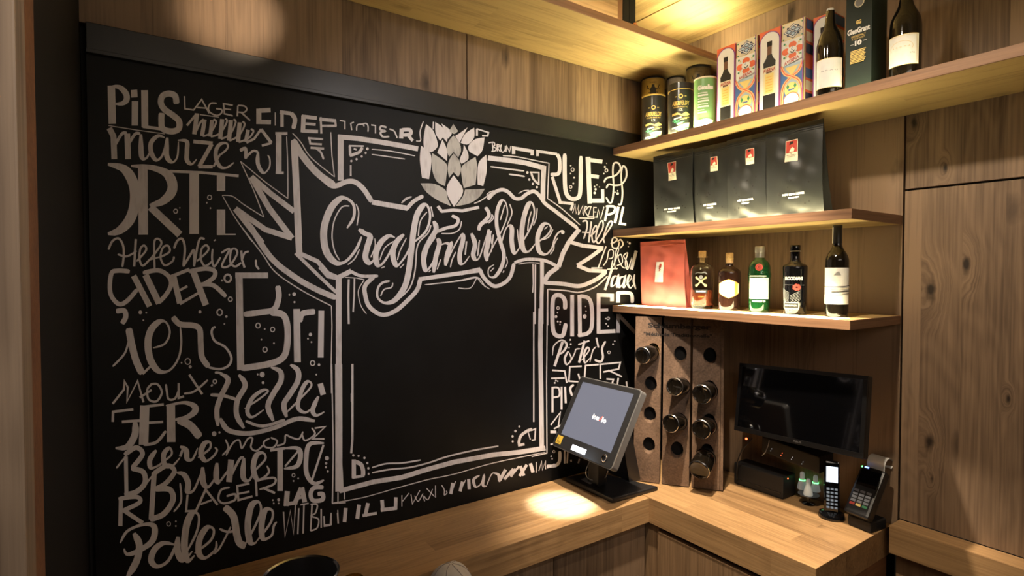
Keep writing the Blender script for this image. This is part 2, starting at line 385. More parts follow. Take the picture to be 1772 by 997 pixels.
# wall behind the shelves and the tall cupboard fronts
wr = holder('wall_right')
gy = -.981
box('backing', (.031, .08), (gy, .1), (0, 2.9), 'gap_dark', wr)
planks(wr, [0, -.13, -.29, -.43, -.58, -.70, -.86, gy+.003], lambda a, b: ((0, .03), (b, a), (.9, ZCEIL)), 'oak_wall', bev=.0004)
ys = [gy-.003]+[hit(px, 600, 0, 0).y for px in (1592, 1662, 1735)]+[-1.40, -1.55, -1.7, -1.9, -2.1]
tall = thing('tall_cupboard', 'tall oak cupboard with knotty boards filling the right side, doors meeting at a cross joint', 'cupboard', (0, gy-.003, .93))
box('carcass', (.0305, .08), (-1.1, 0), (.0, 1.84), 'gap_dark', tall)
KN = {0: [], 1: [(1611, 503, .014), (1608, 768, .012), (1613, 829, .006)], 2: [(1672, 458, .011)], 3: [(1745, 690, .005)]}
def kmat(i, a, b, zc, lst):
    sp = []
    for px, py, r in lst:
        q = hit(px, py, 0, 0); sp.append((0, q.y-(a+b)/2, q.z-zc, r))
    nm = 'oak_knotty_%s%d' % (('u' if zc > 2.1 else 'l'), i); wood(nm, (.070, .043, .026), (.27, .178, .108), 2, knots=.5, varied=.15, spots=sp); return nm
UE = [gy-.003, -1.13, -1.24, -1.36, -1.5, -1.7, -1.9, -2.1]
UK = {0: [(1636, 290, .006), (1582, 212, .008)]}
for nm, e, z, ks in (('door', ys, (.0, 1.081), KN), ('upper_door', UE, (1.088, ZCEIL-.93-.001), UK)):
    dr = bpy.data.objects.new(nm, None); COL.objects.link(dr); dr.parent = tall
    for i, (a_, b_) in enumerate(zip(e[:-1], e[1:])):
        m_ = kmat(i, a_, b_, .93+(z[0]+z[1])/2, ks[i]) if ks.get(i) else 'oak_wall'
        box('plank', (0, .03), (b_-gy+.003, a_-gy+.003), z, m_, dr, bevel=.0004)
# ceiling boards
ce = holder('ceiling')
box('ceiling_slab', (-4.2, .1), (-4.2, .1), (2.80, 2.9), 'gap_dark', ce)
sx = [.0, hit(1158, 58.7, 2, ZCEIL).x, -.363, -.56, -.76, -.97, -1.2, -1.45, -1.7, -1.95, -2.2, -2.6, -3.0]
for i, (a, b) in enumerate(zip(sx[:-1], sx[1:])):
    box('plank', (b, a), (-3.2, 0), (ZCEIL-(.004 if i % 2 else 0), 2.80), 'oak_shelf_y', ce, bevel=.0015)
# left wall and jamb
wl = holder('wall_left')
box('painted_panel', (-2.60, -2.185), (-1.03, .03), (0, ZCEIL), 'dark_paint_and_shade', wl)
box('jamb', (-2.60, -2.178), (-1.092, -1.03), (0, ZCEIL), 'oak_pale', wl, bevel=.002)
# wood strip on the panel beside the jamb
box('edge_strip', (-2.19, -2.179), (-1.03, -.95), (0, ZCEIL), 'oak_red_x', wl)

# ------------------------------------------------------------------ canopy shelf over the board and three wall shelves
def shelf(name, label, x, y, z, mat, strip=None, group=None):
    t = thing(name, label, 'shelf', (x[0], y[0], z[0]), group=group)
    o = (x[0], y[0], z[0]); sh = lambda r, i: (r[0]-o[i], r[1]-o[i])
    e = .005
    if mat.endswith('y'):
        box('board', sh((x[0]+e, x[1]), 0), sh((y[0]+e, y[1]), 1), sh(z, 2), mat, t)
        box('front_shaded_edge', sh((x[0], x[0]+e), 0), sh(y, 1), sh(z, 2), 'oak_lipping_y', t, bevel=.001)  # added edge piece, its darker tone stands for the unlit front face
        box('end_shaded_edge', sh((x[0]+e, x[1]), 0), sh((y[0], y[0]+e), 1), sh(z, 2), 'oak_lipping_x', t, bevel=.001)
    else:
        box('board', sh(x, 0), sh((y[0]+e, y[1]), 1), sh(z, 2), mat, t)
        box('front_shaded_edge', sh(x, 0), sh((y[0], y[0]+e), 1), sh(z, 2), 'oak_lipping_x', t, bevel=.001)
    for st in (strip or []):
        sx_, sy_, m = st; z0 = z[1]-o[2]
        box('light_strip', sh(sx_, 0), sh(sy_, 1), (z0-.0002, z0+.0003), m, t, label='glowing band along the front of the board top')
    return t
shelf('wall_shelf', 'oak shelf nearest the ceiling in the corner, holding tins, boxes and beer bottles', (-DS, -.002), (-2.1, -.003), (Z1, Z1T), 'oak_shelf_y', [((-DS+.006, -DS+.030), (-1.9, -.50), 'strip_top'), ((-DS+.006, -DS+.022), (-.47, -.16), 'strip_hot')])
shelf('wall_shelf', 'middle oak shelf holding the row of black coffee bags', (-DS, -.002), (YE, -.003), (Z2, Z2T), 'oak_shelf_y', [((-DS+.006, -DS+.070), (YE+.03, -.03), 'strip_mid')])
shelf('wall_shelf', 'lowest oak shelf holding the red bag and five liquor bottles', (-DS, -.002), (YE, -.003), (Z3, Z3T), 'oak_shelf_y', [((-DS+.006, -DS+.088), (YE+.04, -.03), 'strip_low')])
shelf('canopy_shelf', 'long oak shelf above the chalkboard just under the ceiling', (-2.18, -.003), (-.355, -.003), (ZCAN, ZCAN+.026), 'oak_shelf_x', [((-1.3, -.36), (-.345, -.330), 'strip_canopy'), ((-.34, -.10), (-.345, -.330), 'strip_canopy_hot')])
# boxes standing on the canopy shelf
cz = ZCAN+.026
xa = hit(1069, 5, 1, -.30).x; xb = hit(1104, 5, 1, -.30).x
tag(box('divider_panel', (-1.6, xa), (-.30, -.28), (cz+.0005, ZCEIL-.006), 'oak_x'), 'yellow lit oak upright panel standing on the long shelf at top', 'panel')
t = thing('dark_box', 'dark brown box standing on the long shelf beside the pale panel', 'box', (xa+.002, -.29, cz+.0005))
w_ = xb-xa-.003
for i in range(3): box('board', (i*w_/3+.0005, (i+1)*w_/3-.0005), (0, .18), (0, .135), 'dark_paint_and_shade' if i else 'brown_print', t, bevel=.002)
c = hit(1099, 31, 1, -.322)
t = thing('copper_cap', 'small round copper toothed cap at the foot of the dark box', 'cap', (c.x, -.325, cz+.0005))
mb = MB(); n = 24
vs = []
for yy, k in ((0, 1), (.008, .92)):
    for j in range(n*2):
        a = math.pi*j/n; r = (.0135 if j % 2 else .0115)*k; vs.append((r*math.cos(a), yy, .0145+r*math.sin(a)))
fs = [(j, (j+1) % (2*n), 2*n+(j+1) % (2*n), 2*n+j) for j in range(2*n)]+[tuple(range(2*n)), tuple(range(2*n, 4*n))]
mb.add(vs, fs, 'copper').build('toothed_ring', t)
mb = MB()
for j in range(7):
    a = 2*math.pi*j/7; q = disc(.007*math.cos(a), .0145+.007*math.sin(a), .0016, n=8); mb.add([(x, -.0004, z) for x, z in q[0]], q[1], 'ink_brown')
mb.build('pierced_holes', t)

# ------------------------------------------------------------------ counters
CX, CY = -.495, -.346
cl = thing('counter', 'long oak counter running under the chalkboard with the touch screen till on it', 'counter', (-2.18, 0, 0))
L0 = 2.18
box('worktop', (0, L0+CX), (CY, -.001), (.808, CT), 'oak_worktop_x', cl, bevel=.0015)
gs = [hit(px, 940, 1, CY+.02).x+L0 for px in (958, 1104)]
box('carcass', (0, L0+CX), (CY+.045, -.01), (0, .806), 'gap_dark', cl)
e = [0, .16, .33, .49, .66, .82, .97, gs[0]-.15, gs[0]-.0015]
for a, b in zip(e[:-1], e[1:]): box('plank', (a, b), (CY+.02, CY+.045), (.0, .806), 'oak_wall', cl, bevel=.0008)
e = [gs[0]+.0015, gs[0]+.14, gs[0]+.28, gs[1]-.001, L0+CX]
for a, b in zip(e[:-1], e[1:]): box('plank', (a, b-.0005), (CY+.02, CY+.045), (.0, .806), 'oak_wall', cl, bevel=.0008)
cr = thing('counter', 'short oak counter under the shelves with the bottle rack and phone on it', 'counter', (0, 0, 0))
YC = -.962
box('worktop', (CX, -.001), (YC, -.001), (.806, CT+.0015), 'oak_worktop_y', cr, bevel=.0015)
box('carcass', (CX+.045, -.01), (YC+.02, -.35), (0, .804), 'gap_dark', cr)
box('plank', (CX+.012, CX+.045), (CY-.035, CY+.03), (0, .804), 'oak_z', cr, bevel=.001)
d = box('door', (CX+.004, CX+.03), (YC+.02, CY-.038), (.02, .786), 'oak_z', cr, bevel=.0015)
for a, b in ((CX+.006, -.32), (-.319, -.17), (-.169, -.03)):
    box('end_plank', (a, b), (YC+.003, YC+.02), (0, .804), 'oak_red_x', cr, bevel=.0008)
lg = thing('ledge', 'oak ledge board projecting below the tall cupboard door at right', 'ledge', (0, -.985, .838))
box('board', (-.08, -.001), (-1.1, 0), (0, .090), 'oak_worktop_y', lg, bevel=.002)
e = [-.987, -1.12, -1.27, -1.42, -1.6, -1.8, -2.05]
lc = thing('base_cupboard', 'shaded oak cupboard front set back under the ledge', 'cupboard', (0, -.987, 0))
for a, b in zip(e[:-1], e[1:]): box('plank', (-.03, .029), (b+.987, a+.987), (0, .834), 'oak_z', lc, bevel=.001)

# ------------------------------------------------------------------ low bar bench in front (mostly below the frame) and what stands on it
bb = thing('bar_bench', 'steel bar bench below the counter, only its load shows at the bottom edge', 'bench', (-1.45, -1.06, 0))
box('bench_top', (-.6, .62), (-.40, .40), (.72, .75), 'brushed_steel', bb, bevel=.003)
for a in (-.56, .54):
    for b in (-.36, .32): box('leg', (a, a+.04), (b, b+.04), (0, .72), 'brushed_steel', bb)
def at_h(px, py, z): return hit(px, py, 2, z)
p = at_h(521, 991, 1.10)
t = thing('ice_bucket', 'brushed steel ice bucket with rolled rim at the bottom edge', 'bucket', (p.x, p.y, .75))
rr = .076; BH = .35
MB().lathe([(0, 0), (.055, 0), (.06, .004), (rr, BH-.007), (rr+.003, BH-.005), (rr+.0035, BH-.002), (rr, BH), (rr-.003, BH-.003), (.057, .008), (0, .008)], 'steel', 48).build('bucket_shell', t, smooth=True)
p = at_h(611, 1000, .999)
t = thing('brass_jigger', 'small brass measuring cup beside the steel bucket', 'measuring cup', (p.x, p.y, .75))
MB().lathe([(0, 0), (.018, 0), (.020, .002), (.012, .09), (.012, .13), (.023, .245), (.0242, .248), (.0225, .2485), (.011, .138), (0, .137)], 'brass', 32).build('cup_body', t, smooth=True)
p = at_h(781, 975, .997)
t = thing('linen_bundle', 'white bundled linen napkin with thin grey lines at the bottom edge', 'napkin', (p.x, p.y, .75))
mb = MB(); n, m = 40, 16; vs = []
zc_ = .15
def bund(a, ph, k=1):
    r = .062*k*(1+.035*math.cos(5*a+.6)+.02*math.sin(9*a)); return (r*math.cos(a)*math.cos(ph), r*math.sin(a)*math.cos(ph), zc_+.085*k*math.sin(ph)+.004*math.sin(3*a)*math.cos(ph))
for j in range(m+1):
    ph = -.62+(math.pi/2+.62)*j/m
    for k in range(n): vs.append(bund(2*math.pi*k/n, ph))
mb.add(vs, [(j*n+k, j*n+(k+1) % n, (j+1)*n+(k+1) % n, (j+1)*n+k) for j in range(m) for k in range(n)], 'linen')
mb.build('cloth', t, smooth=True)
mb = MB()
for q in range(6):
    a0 = q*math.pi/3+.3; mb.tube([bund(a0+.5*math.sin((ph_+.4)*1.6), ph_, 1.004) for ph_ in [x*.1 for x in range(-3, 16)]], .0009, 'linen_line', 5)
mb.build('stitched_lines', t)
BW = thing('white_bowl', 'white bowl under the linen bundle, below the frame edge', 'bowl', (t.location.x, t.location.y, .75))
MB().lathe([(0, 0), (.03, 0), (.034, .01), (.062, .06), (.075, .11), (.073, .111), (.058, .062), (.03, .014), (0, .012)], 'white', 36).build('bowl_shell', BW, smooth=True)
t.location.z += .012

# ------------------------------------------------------------------ chalkboard
BX, BT = hit(149, 95, 1, 0).x, 2.29
cb = thing('chalkboard', 'large black chalkboard covered in white hand lettering around a framed blank space', 'chalkboard', (0, 0, CT))
box('board', (BX, -.001), (0, .028), (.001, BT-CT), 'board_black', cb)
tr = thing('trim_beam', 'black painted beam running along the top of the chalkboard', 'beam', (BX, 0, BT))
box('beam', (0, -BX-.001), (-.012, .028), (0, .076), 'frame_black', tr, bevel=.002)
box('lip', (0, -BX-.001), (-.016, -.0121), (.0, .010), 'frame_black', tr, bevel=.001)
CROPS = {1: (160, 130, 3.4386), 2: (160, 390, 3.4386), 3: (160, 630, 2.716), 4: (540, 180, 4.153), 5: (800, 200, 4.531),
         6: (540, 330, 4.334), 7: (800, 330, 4.334), 8: (920, 540, 3.323), 9: (560, 780, 4.43)}
LIFT = [0]
def chalk_part(name, crop, text, label=None, mat='chalk'):
    """strokes: 'n w x y ...' straight, 's w x y ...' smooth, 'b w r x y ...' brush (thick going down, r*w going up),
    'd x y r' dot, 'o x y r w' ring, 'f x y ...' filled, crop switch '@k'"""
    mb = MB(); ox, oy, sc = CROPS[crop]
    for ln in text.strip().replace('\n', ';').split(';'):
        t = ln.split()
        if not t: continue
        if t[0][0] == '@': ox, oy, sc = CROPS[int(t[0][1:])]; continue
        k = t[0]; v = [float(a) for a in t[1:]]
        if k in 'nsb':
            w0 = v.pop(0); rr_ = v.pop(0) if k == 'b' else 1
            P = list(zip(v[::2], v[1::2]))
            if k != 'n': P = catmull(P, 7)
            if k == 'b':
                w0 *= .9
                W = []
                for i in range(len(P)):
                    a = P[max(i-1, 0)]; b = P[min(i+1, len(P)-1)]; L_ = math.hypot(b[0]-a[0], b[1]-a[1]) or 1
                    W.append(w0*(rr_+(1-rr_)*max(0, min(1, ((b[1]-a[1])/L_+.25)/1.1))))
                for _ in range(3): W = [(W[max(i-1, 0)]+W[i]+W[min(i+1, len(W)-1)])/3 for i in range(len(W))]
                m_ = len(W)
                for i in range(m_):
                    e_ = min(i, m_-1-i); W[i] *= min(1, .45+.55*e_/4)
            else:
                W = [w0]*len(P)
                if k == 's' and len(W) > 6: W[0] *= .6; W[-1] *= .6; W[1] *= .9; W[-2] *= .9
            sh = ribbon(P, W); nr = len(P)
        elif k == 'd':
            ps = list(zip(v[::3], v[1::3], v[2::3])); sh = ([], [])
            for x, y, r in ps:
                q = disc(x, y, r, r*1.08, 10); n_ = len(sh[0]); sh = (sh[0]+q[0], sh[1]+[tuple(a+n_ for a in f) for f in q[1]])
        elif k == 'o':
            ps = list(zip(v[::4], v[1::4], v[2::4], v[3::4])); sh = ([], [])
            for x, y, r, w2 in ps:
                q = disc(x, y, r, r*1.1, 16, w2); n_ = len(sh[0]); sh = (sh[0]+q[0], sh[1]+[tuple(a+n_ for a in f) for f in q[1]])
        elif k == 'f':
            P = list(zip(v[::2], v[1::2])); ang = []; n_ = len(P)      # round the sides, keep the sharpest tips
            for i in range(n_):
                p, q, r = Vector(P[i-1]), Vector(P[i]), Vector(P[(i+1) % n_]); ang.append((q-p).angle(r-q))
            tips = [i for i in range(n_) if ang[i] > 1.15] or [0]; Q = []
            for j, s_ in enumerate(tips):
                e_ = tips[(j+1) % len(tips)]; seg = [P[(s_+m) % n_] for m in range(((e_-s_) % n_ or n_)+1)]; Q += catmull(seg, 5)[:-1]
            sh = (Q, [tuple(range(len(Q)))])
        LIFT[0] = (LIFT[0]+1) % 60; y_ = -.0004-LIFT[0]*.000012
        vs = []
        for i_, (x, y) in enumerate(sh[0]):
            yy = y_-(i_ % nr)*2e-6 if k in 'nsb' else y_; q = hit(ox+x/sc, oy+y/sc, 1, yy); vs.append((q.x, yy, q.z-CT))
        mb.add(vs, sh[1], mat)
    return mb.build(name, cb, label=label)
W_ = 'lettering'
chalk_part(W_, 1, '''n 44 112 62 118 290
b 40 .4 108 68 160 72 198 108 203 145 180 168 135 172
n 38 247 88 250 132; n 38 253 155 252 300; n 40 310 90 312 310; n 18 300 306 420 322
s 36 500 172 492 125 455 110 417 125 407 165 430 205 480 240 515 275 512 320 470 335 418 318 410 270 412 225
n 5 95 300 250 325 430 350''', 'thick narrow chalk word at the upper left')
chalk_part(W_, 1, '''n 9 548 125 550 200 605 208; n 9 600 210 650 145 695 228; n 8 622 192 685 198; s 9 740 168 705 168 690 195 700 222 740 240 768 225 768 205 735 200
n 9 835 180 780 170 785 230 835 242; n 8 785 200 825 206; n 9 862 245 865 182; s 9 865 180 905 185 918 205 900 222 865 220; n 10 885 222 938 270''', 'thin chalk capitals')
chalk_part(W_, 1, '''n 6 640 235 752 250; n 14 562 300 612 240; n 26 622 228 606 352; s 12 612 345 640 285 662 262; n 24 668 264 652 362
s 11 656 365 700 345 736 282 720 262; n 23 712 268 700 366; s 11 704 368 760 345 800 278 790 258; n 25 772 262 760 380; s 11 765 382 820 350 852 282 840 262; n 25 824 268 812 390
s 11 815 392 870 360 905 298 893 275; n 25 876 282 866 398; s 11 870 400 930 375 958 335 942 320; n 22 926 326 912 398; n 14 916 402 962 380 1003 322; n 18 1003 322 1065 404; n 14 1065 404 1008 420''', 'slanted bold chalk script')
chalk_part(W_, 1, '''n 34 100 315 125 365 130 500; s 18 132 420 175 350 205 345; n 34 207 348 212 500; s 18 215 410 255 350 285 350; b 34 .4 288 352 292 480 320 495 345 450
b 30 .5 430 372 390 362 350 400 348 455 378 505 415 480 438 405; b 34 .35 445 372 442 480 475 518 505 485 512 395
b 30 .4 508 388 560 395 562 450 562 505 590 530 620 500; n 22 600 395 715 406; n 24 710 410 635 545; n 20 630 545 715 545; s 12 720 545 760 470
b 26 .5 740 490 800 440 800 408 765 408 738 440 735 495 760 545 800 550 842 520''', 'bold chalk brush script')
chalk_part(W_, 1, '''s 20 878 450 910 438 912 498; s 14 912 490 955 452 985 458; b 26 .4 985 458 985 530 1018 582 1052 550 1055 500 1042 475''')
chalk_part(W_, 1, '''b 68 .2 92 530 190 560 245 650 252 760 222 860 160 925 92 945
n 56 300 545 302 950; b 66 .2 230 540 350 550 440 585 475 645 465 705 410 755 340 775; n 44 345 785 520 950
n 16 460 572 650 580 870 600; n 56 605 580 605 945; n 50 765 595 765 690; n 50 765 800 765 945; n 8 740 948 852 948
o 697 728 15 6; d 680 760 5 702 792 5 520 790 4 520 857 5; o 495 810 14 6''', 'tall thick serif chalk letters')
chalk_part(W_, 1, '''n 26 1060 208 990 212; n 30 990 200 990 290; n 26 975 278 1062 280; n 7 1088 222 1088 300; n 22 1115 220 1180 228; n 20 1128 215 1128 308; s 26 1180 225 1205 262 1195 320
n 22 1245 245 1335 256; n 26 1256 240 1252 340; n 16 1250 288 1328 294; n 20 1245 332 1342 336; n 20 1350 262 1448 272; n 12 1358 250 1362 348; n 14 1360 302 1452 302; n 12 1444 265 1448 305
n 12 1282 375 1372 382; n 12 1290 375 1296 408 1365 412; n 14 1298 432 1378 438; s 12 1330 436 1358 458 1376 502''', 'blocky chalk capitals cut off by the frame')
chalk_part(W_, 1, '''n 34 1108 342 1108 585; n 18 1088 348 1160 348; n 16 1090 580 1138 582''')
chalk_part(W_, 2, '''s 13 95 145 118 95 155 78 182 120 186 180 178 248; n 14 258 82 248 245; s 12 150 172 200 185 245 165 262 150; s 12 262 215 318 150 308 120 285 140 280 200 300 240 345 198
s 12 342 205 408 115 395 82 370 92 368 170 370 262; n 9 340 205 402 188; s 12 402 190 458 158 450 122 420 132 405 190 430 238 475 215 486 185
s 14 485 138 505 92 535 82 550 140 540 245; s 14 540 245 580 180 602 148 606 200 605 245; s 13 605 245 622 140 640 80 668 82; s 12 620 215 688 150 678 118 650 140 645 200 670 242 712 215
s 12 715 140 712 200 725 245 762 190; s 12 765 165 815 142 770 240 815 240 860 172 850 140 825 150 820 220 850 245 885 222; n 13 885 150 890 205 905 252; s 12 892 200 905 165 930 155; s 8 722 92 735 86; s 12 972 205 975 240 992 262''', 'thin chalk handwriting')
chalk_part(W_, 2, '''s 26 222 275 150 270 112 290 106 400 150 465 200 455 268 380; n 34 245 300 340 482; n 38 315 295 397 465; s 26 300 284 390 268 450 300 468 350 440 410 392 462
n 34 482 300 520 465; n 20 468 305 578 262; n 14 490 402 565 362; n 16 520 468 632 402; n 38 598 270 675 475; s 26 572 275 670 258 726 272 720 312 655 355; s 26 640 352 720 358 795 425''', 'leaning chalk capitals')
chalk_part(W_, 2, '''s 30 140 512 188 508 198 545 176 586; s 12 120 840 190 765 215 690; s 42 216 612 232 700 258 800 296 885; s 14 298 885 350 835
b 46 .3 360 730 430 705 460 640 440 580 400 572 350 620 330 700 345 800 395 868 460 862 512 790 528 700 522 600
s 34 478 545 520 588 600 596 638 620 644 700 652 785 692 842; s 14 690 845 760 856 812 832 826 785 790 725 730 690 710 645 715 615 732 604''', 'very large chalk script')
chalk_part(W_, 2, '''n 42 872 283 882 862; n 34 850 298 1045 298; s 34 1103 360 1108 430 1080 500 1000 518 900 530; s 38 1060 520 1130 530 1158 590 1160 700 1135 785 1050 825 882 852
n 40 1215 498 1220 815; s 34 1232 575 1245 530 1280 518 1325 514; n 34 1362 508 1358 787''', 'large thick chalk letters beside the frame')
crop_ = 2
for ln_ in '''o 805 315 26 12 820 440 15 7 757 518 20 8 985 597 16 6 1072 620 15 6 1027 740 16 6 1310 820 16 6 567 810 19 6 1010 888 15 6 728 930 14 6
d 285 518 11 320 520 5 303 565 5 640 515 9 797 543 7 785 587 5 1025 617 5 1005 680 5 1080 702 5 1200 410 11 1172 413 5 1202 457 6 1297 650 10 1282 675 5 1303 695 5 1348 830 8 1332 888 5 530 818 5 582 842 9 983 888 5 1015 937 8 708 955 5 770 328 6
@3; o 575 82 9 4 358 752 11 4 945 523 9 4; d 572 328 11 597 322 5 562 100 5 797 48 8 776 48 4 801 88 6 1102 443 10 1098 467 6 1097 485 5 1106 505 5 945 550 4 967 538 4 392 740 4 392 762 4 875 638 7 848 640 4 852 655 4 875 655 4
@5; o 865 425 15 6 1130 430 14 6 850 560 13 6; d 850 393 6 848 455 6 877 487 7 870 533 7 848 590 4 1118 403 8 1132 375 4 1110 455 6 1045 578 9 1038 607 10 1037 557 6 1055 545 5 1075 560 4 1218 612 10 1198 602 5 1218 590 5
@7; o 718 880 12 5 1095 958 12 5; d 714 915 5 703 945 10 735 985 7 925 868 5 928 905 5 918 942 14 1075 960 5 1255 395 8 1240 385 5 1245 420 5
@8; o 445 232 9 3 128 803 8 3 438 38 8 3; d 468 185 5 478 168 4 222 160 5 225 185 5 215 205 4 112 830 4 118 845 4 305 28 10 140 395 5 133 408 5 150 398 4 138 28 6 150 55 5 163 72 4 428 68 4 440 82 4'''.replace('\n', ';').split(';'):
    t_ = ln_.split()
    if not t_: continue
    if t_[0][0] == '@': crop_ = int(t_[0][1:]); continue
    n_ = 3 if t_[0] == 'd' else 4
    for k_ in range(1, len(t_), n_): chalk_part('bubble', crop_, t_[0]+' '+' '.join(t_[k_:k_+n_]))

chalk_part(W_, 3, '''n 10 95 187 148 120 150 80 166 110 162 178 212 80 240 180; s 10 222 158 278 122; s 10 278 95 258 120 264 165 300 176 326 135 306 96 272 96; s 10 345 95 350 130 358 165 388 162 408 118; n 10 405 90 405 160 430 152; n 11 455 50 516 142; s 10 430 140 480 128 542 75''', 'thin chalk capitals')
chalk_part(W_, 3, '''n 12 95 272 97 225 192 213; n 13 138 272 222 266; b 36 .5 200 268 200 330 165 388 108 396; n 44 246 195 240 380; n 12 235 202 335 190; n 12 240 278 332 272; s 14 240 380 300 368 345 315; n 40 368 190 370 367; b 34 .35 345 196 430 182 478 198 480 225 440 252 385 262; s 38 402 262 460 290 505 345''', 'thick flared chalk capitals')
chalk_part(W_, 3, '''s 11 575 40 600 42 620 55; b 27 .3 600 45 638 75 605 150 585 215 590 292; b 27 .3 688 50 718 100 682 170 678 240 712 302; s 15 555 145 620 150 690 172
b 22 .45 715 210 790 160 825 128 800 124 752 160 728 220 750 250 805 215; b 28 .35 838 15 882 35 885 80 850 140 825 200 850 268; b 28 .35 930 3 965 30 965 80 930 140 900 190 912 250
b 22 .45 900 240 970 170 1028 105 1012 82 985 120 965 200 1000 228 1042 200; n 26 1070 92 1085 145; b 24 .45 1062 152 1035 215 1052 242 1090 225; b 28 .8 600 255 640 312 740 326 860 298 960 258 1045 268; s 14 720 268 800 292 905 262''', 'flowing chalk script with an underline swash')
chalk_part(W_, 3, '''s 9 112 490 140 455 158 435; n 18 157 435 160 612; s 22 150 428 205 393 235 425 185 490; s 24 182 490 238 508 246 560 205 602 150 615; b 26 .4 300 405 270 450 275 488 305 480 330 462 372 425 362 395 335 425 340 475 372 482 412 440
s 12 412 435 425 400; b 28 .4 412 388 440 405 445 445 470 448 495 395; b 28 .4 496 440 550 400 552 368 525 375 510 420 530 455 562 440 585 408 575 392''', 'small chalk brush script')
chalk_part(W_, 3, '''s 8 610 430 638 395 625 355; s 8 628 430 660 372 690 358 702 396 730 352 752 350 745 392 770 408 802 382; s 8 832 350 806 366 812 390 850 392 868 362 838 346; s 8 866 385 902 372 908 335 935 345 970 352 990 318; s 8 985 330 1000 360 1045 330 1030 300; n 8 1045 302 1095 294 1035 352 1090 352''', 'thin looped chalk script')
chalk_part(W_, 3, '''s 9 225 600 270 540 300 510; n 24 290 512 276 732; s 22 282 520 350 478 385 505 345 560 292 590; s 26 292 588 362 590 378 640 335 705 270 732; s 9 382 695 416 645 412 560
b 30 .4 395 510 430 520 450 560 448 600 478 590 520 490; b 30 .4 518 485 520 555 545 578 580 530; b 30 .4 585 465 582 540 598 562; s 10 600 552 660 470; n 28 652 450 642 555; s 12 642 545 690 450 712 440; b 28 .4 712 442 708 530 735 548 765 500 812 448 802 418 770 430 756 490 778 545 828 512 820 478''', 'bold chalk brush script with a looped capital')
chalk_part(W_, 3, '''n 26 882 400 882 597; n 13 835 406 905 396; b 26 .5 890 398 962 396 978 430 960 480 900 492; n 9 905 482 968 408; b 24 .7 1088 372 1020 378 1004 450 1008 520 1042 562 1088 546; n 10 1086 380 1028 558''', 'large condensed chalk capitals')
chalk_part(W_, 3, '''n 10 447 615 440 692 492 690; n 11 487 690 532 590 588 662; n 9 508 660 560 640; s 10 645 580 605 592 592 635 618 655 668 640 670 612 630 622; n 10 738 562 680 574 686 640 752 622; n 9 688 610 738 600; n 10 768 548 772 622; s 10 765 548 852 535 852 565 785 590; n 11 800 582 858 607''', 'thin chalk capitals')
chalk_part(W_, 3, '''n 24 916 598 910 668; n 18 900 660 962 652; n 22 950 658 982 582; n 22 984 580 998 650; n 12 960 632 1000 624; s 20 1086 580 1042 582 1025 612 1038 642 1080 638 1082 612 1058 612''', 'bold chalk capitals')
chalk_part(W_, 3, '''n 7 898 695 905 812 930 690 945 800 955 660; n 7 970 678 965 800; n 7 978 662 1016 655; n 7 994 660 990 797; n 7 1032 660 1025 785; s 7 1025 660 1056 662 1048 700 1028 715 1062 730 1056 770 1025 785; n 7 1075 682 1075 770; n 7 1088 715 1090 758 1122 755 1122 700; n 7 1152 700 1155 750''', 'very tall thin chalk capitals')
chalk_part(W_, 3, '''n 20 134 632 131 762; s 20 122 634 208 625 220 652 138 692; n 20 150 690 236 748''')
chalk_part(W_, 3, '''b 36 .6 195 795 220 850 208 925 165 1000; b 32 .45 130 842 165 785 240 755 290 765 282 830 222 875 165 895 148 868; b 32 .5 388 850 335 842 292 872 276 925 308 952 360 920 400 830; b 34 .35 402 812 400 880 425 925 470 880
b 36 .35 440 890 490 790 500 715 470 700 442 760 432 860 448 925 480 900; b 32 .4 480 890 555 830 570 780 540 768 505 820 500 888 530 912 578 872 582 832; s 9 570 893 600 862 650 765
s 11 597 775 640 790 690 775; s 34 620 672 662 715 678 800 692 842 720 856; b 34 .35 715 852 765 760 792 690 780 648 745 670 730 760 742 838 772 840; b 30 .4 768 838 838 745 845 690 812 688 795 760 802 822 842 806 852 762 866 742''', 'large bold chalk brush script at the bottom')
chalk_part(W_, 4, '''n 9 200 118 236 125 236 182; n 9 285 188 278 140 300 130; s 9 320 192 325 152 362 145 375 162; s 9 345 148 388 140 402 160 402 200; n 9 425 150 456 155 456 212; s 14 535 168 498 160 490 182 525 195 492 205 508 234 555 234; s 10 555 180 590 195 612 245
n 30 645 178 640 248; s 26 640 186 702 186 706 216 655 224; n 22 690 225 724 265; s 8 748 266 780 262 776 200 800 125; n 8 872 128 870 182; n 14 1185 180 1185 228; n 10 1182 178 1268 205 1262 230 1222 228''', 'chalk letters above the frame, half hidden by the hop cone')
chalk_part(W_, 5, '''n 9 235 215 240 275; s 9 205 215 245 210 255 232 240 243 265 258 255 278 228 280; n 9 272 225 274 280; s 9 270 225 302 238 276 252 300 285; s 9 308 225 300 260 315 287 335 270 338 235; n 9 342 285 348 238 370 285 382 238''')
chalk_part(W_, 5, '''n 26 402 302 402 255 548 280 548 312; n 22 590 318 590 280 742 302; s 28 742 302 762 345 757 450 692 462; n 24 705 480 765 672; n 22 755 680 872 692; n 18 868 690 850 745
s 32 803 298 803 450 810 590 845 648 900 648 925 590 930 318; n 36 985 325 1000 690; n 30 975 345 1098 362; n 28 985 470 1070 482; n 32 1000 668 1112 668; n 24 1100 578 1102 680''', 'tall white chalk capitals right of the frame')
chalk_part(W_, 5, '''s 13 1112 525 1130 492 1200 470 1240 420 1225 375 1190 375 1180 430 1186 560 1175 668 1152 682 1128 640; s 13 1130 570 1148 540 1200 548 1252 535 1286 480 1282 412 1256 402 1246 480 1256 600 1246 690 1220 695''', 'looped chalk double letter')
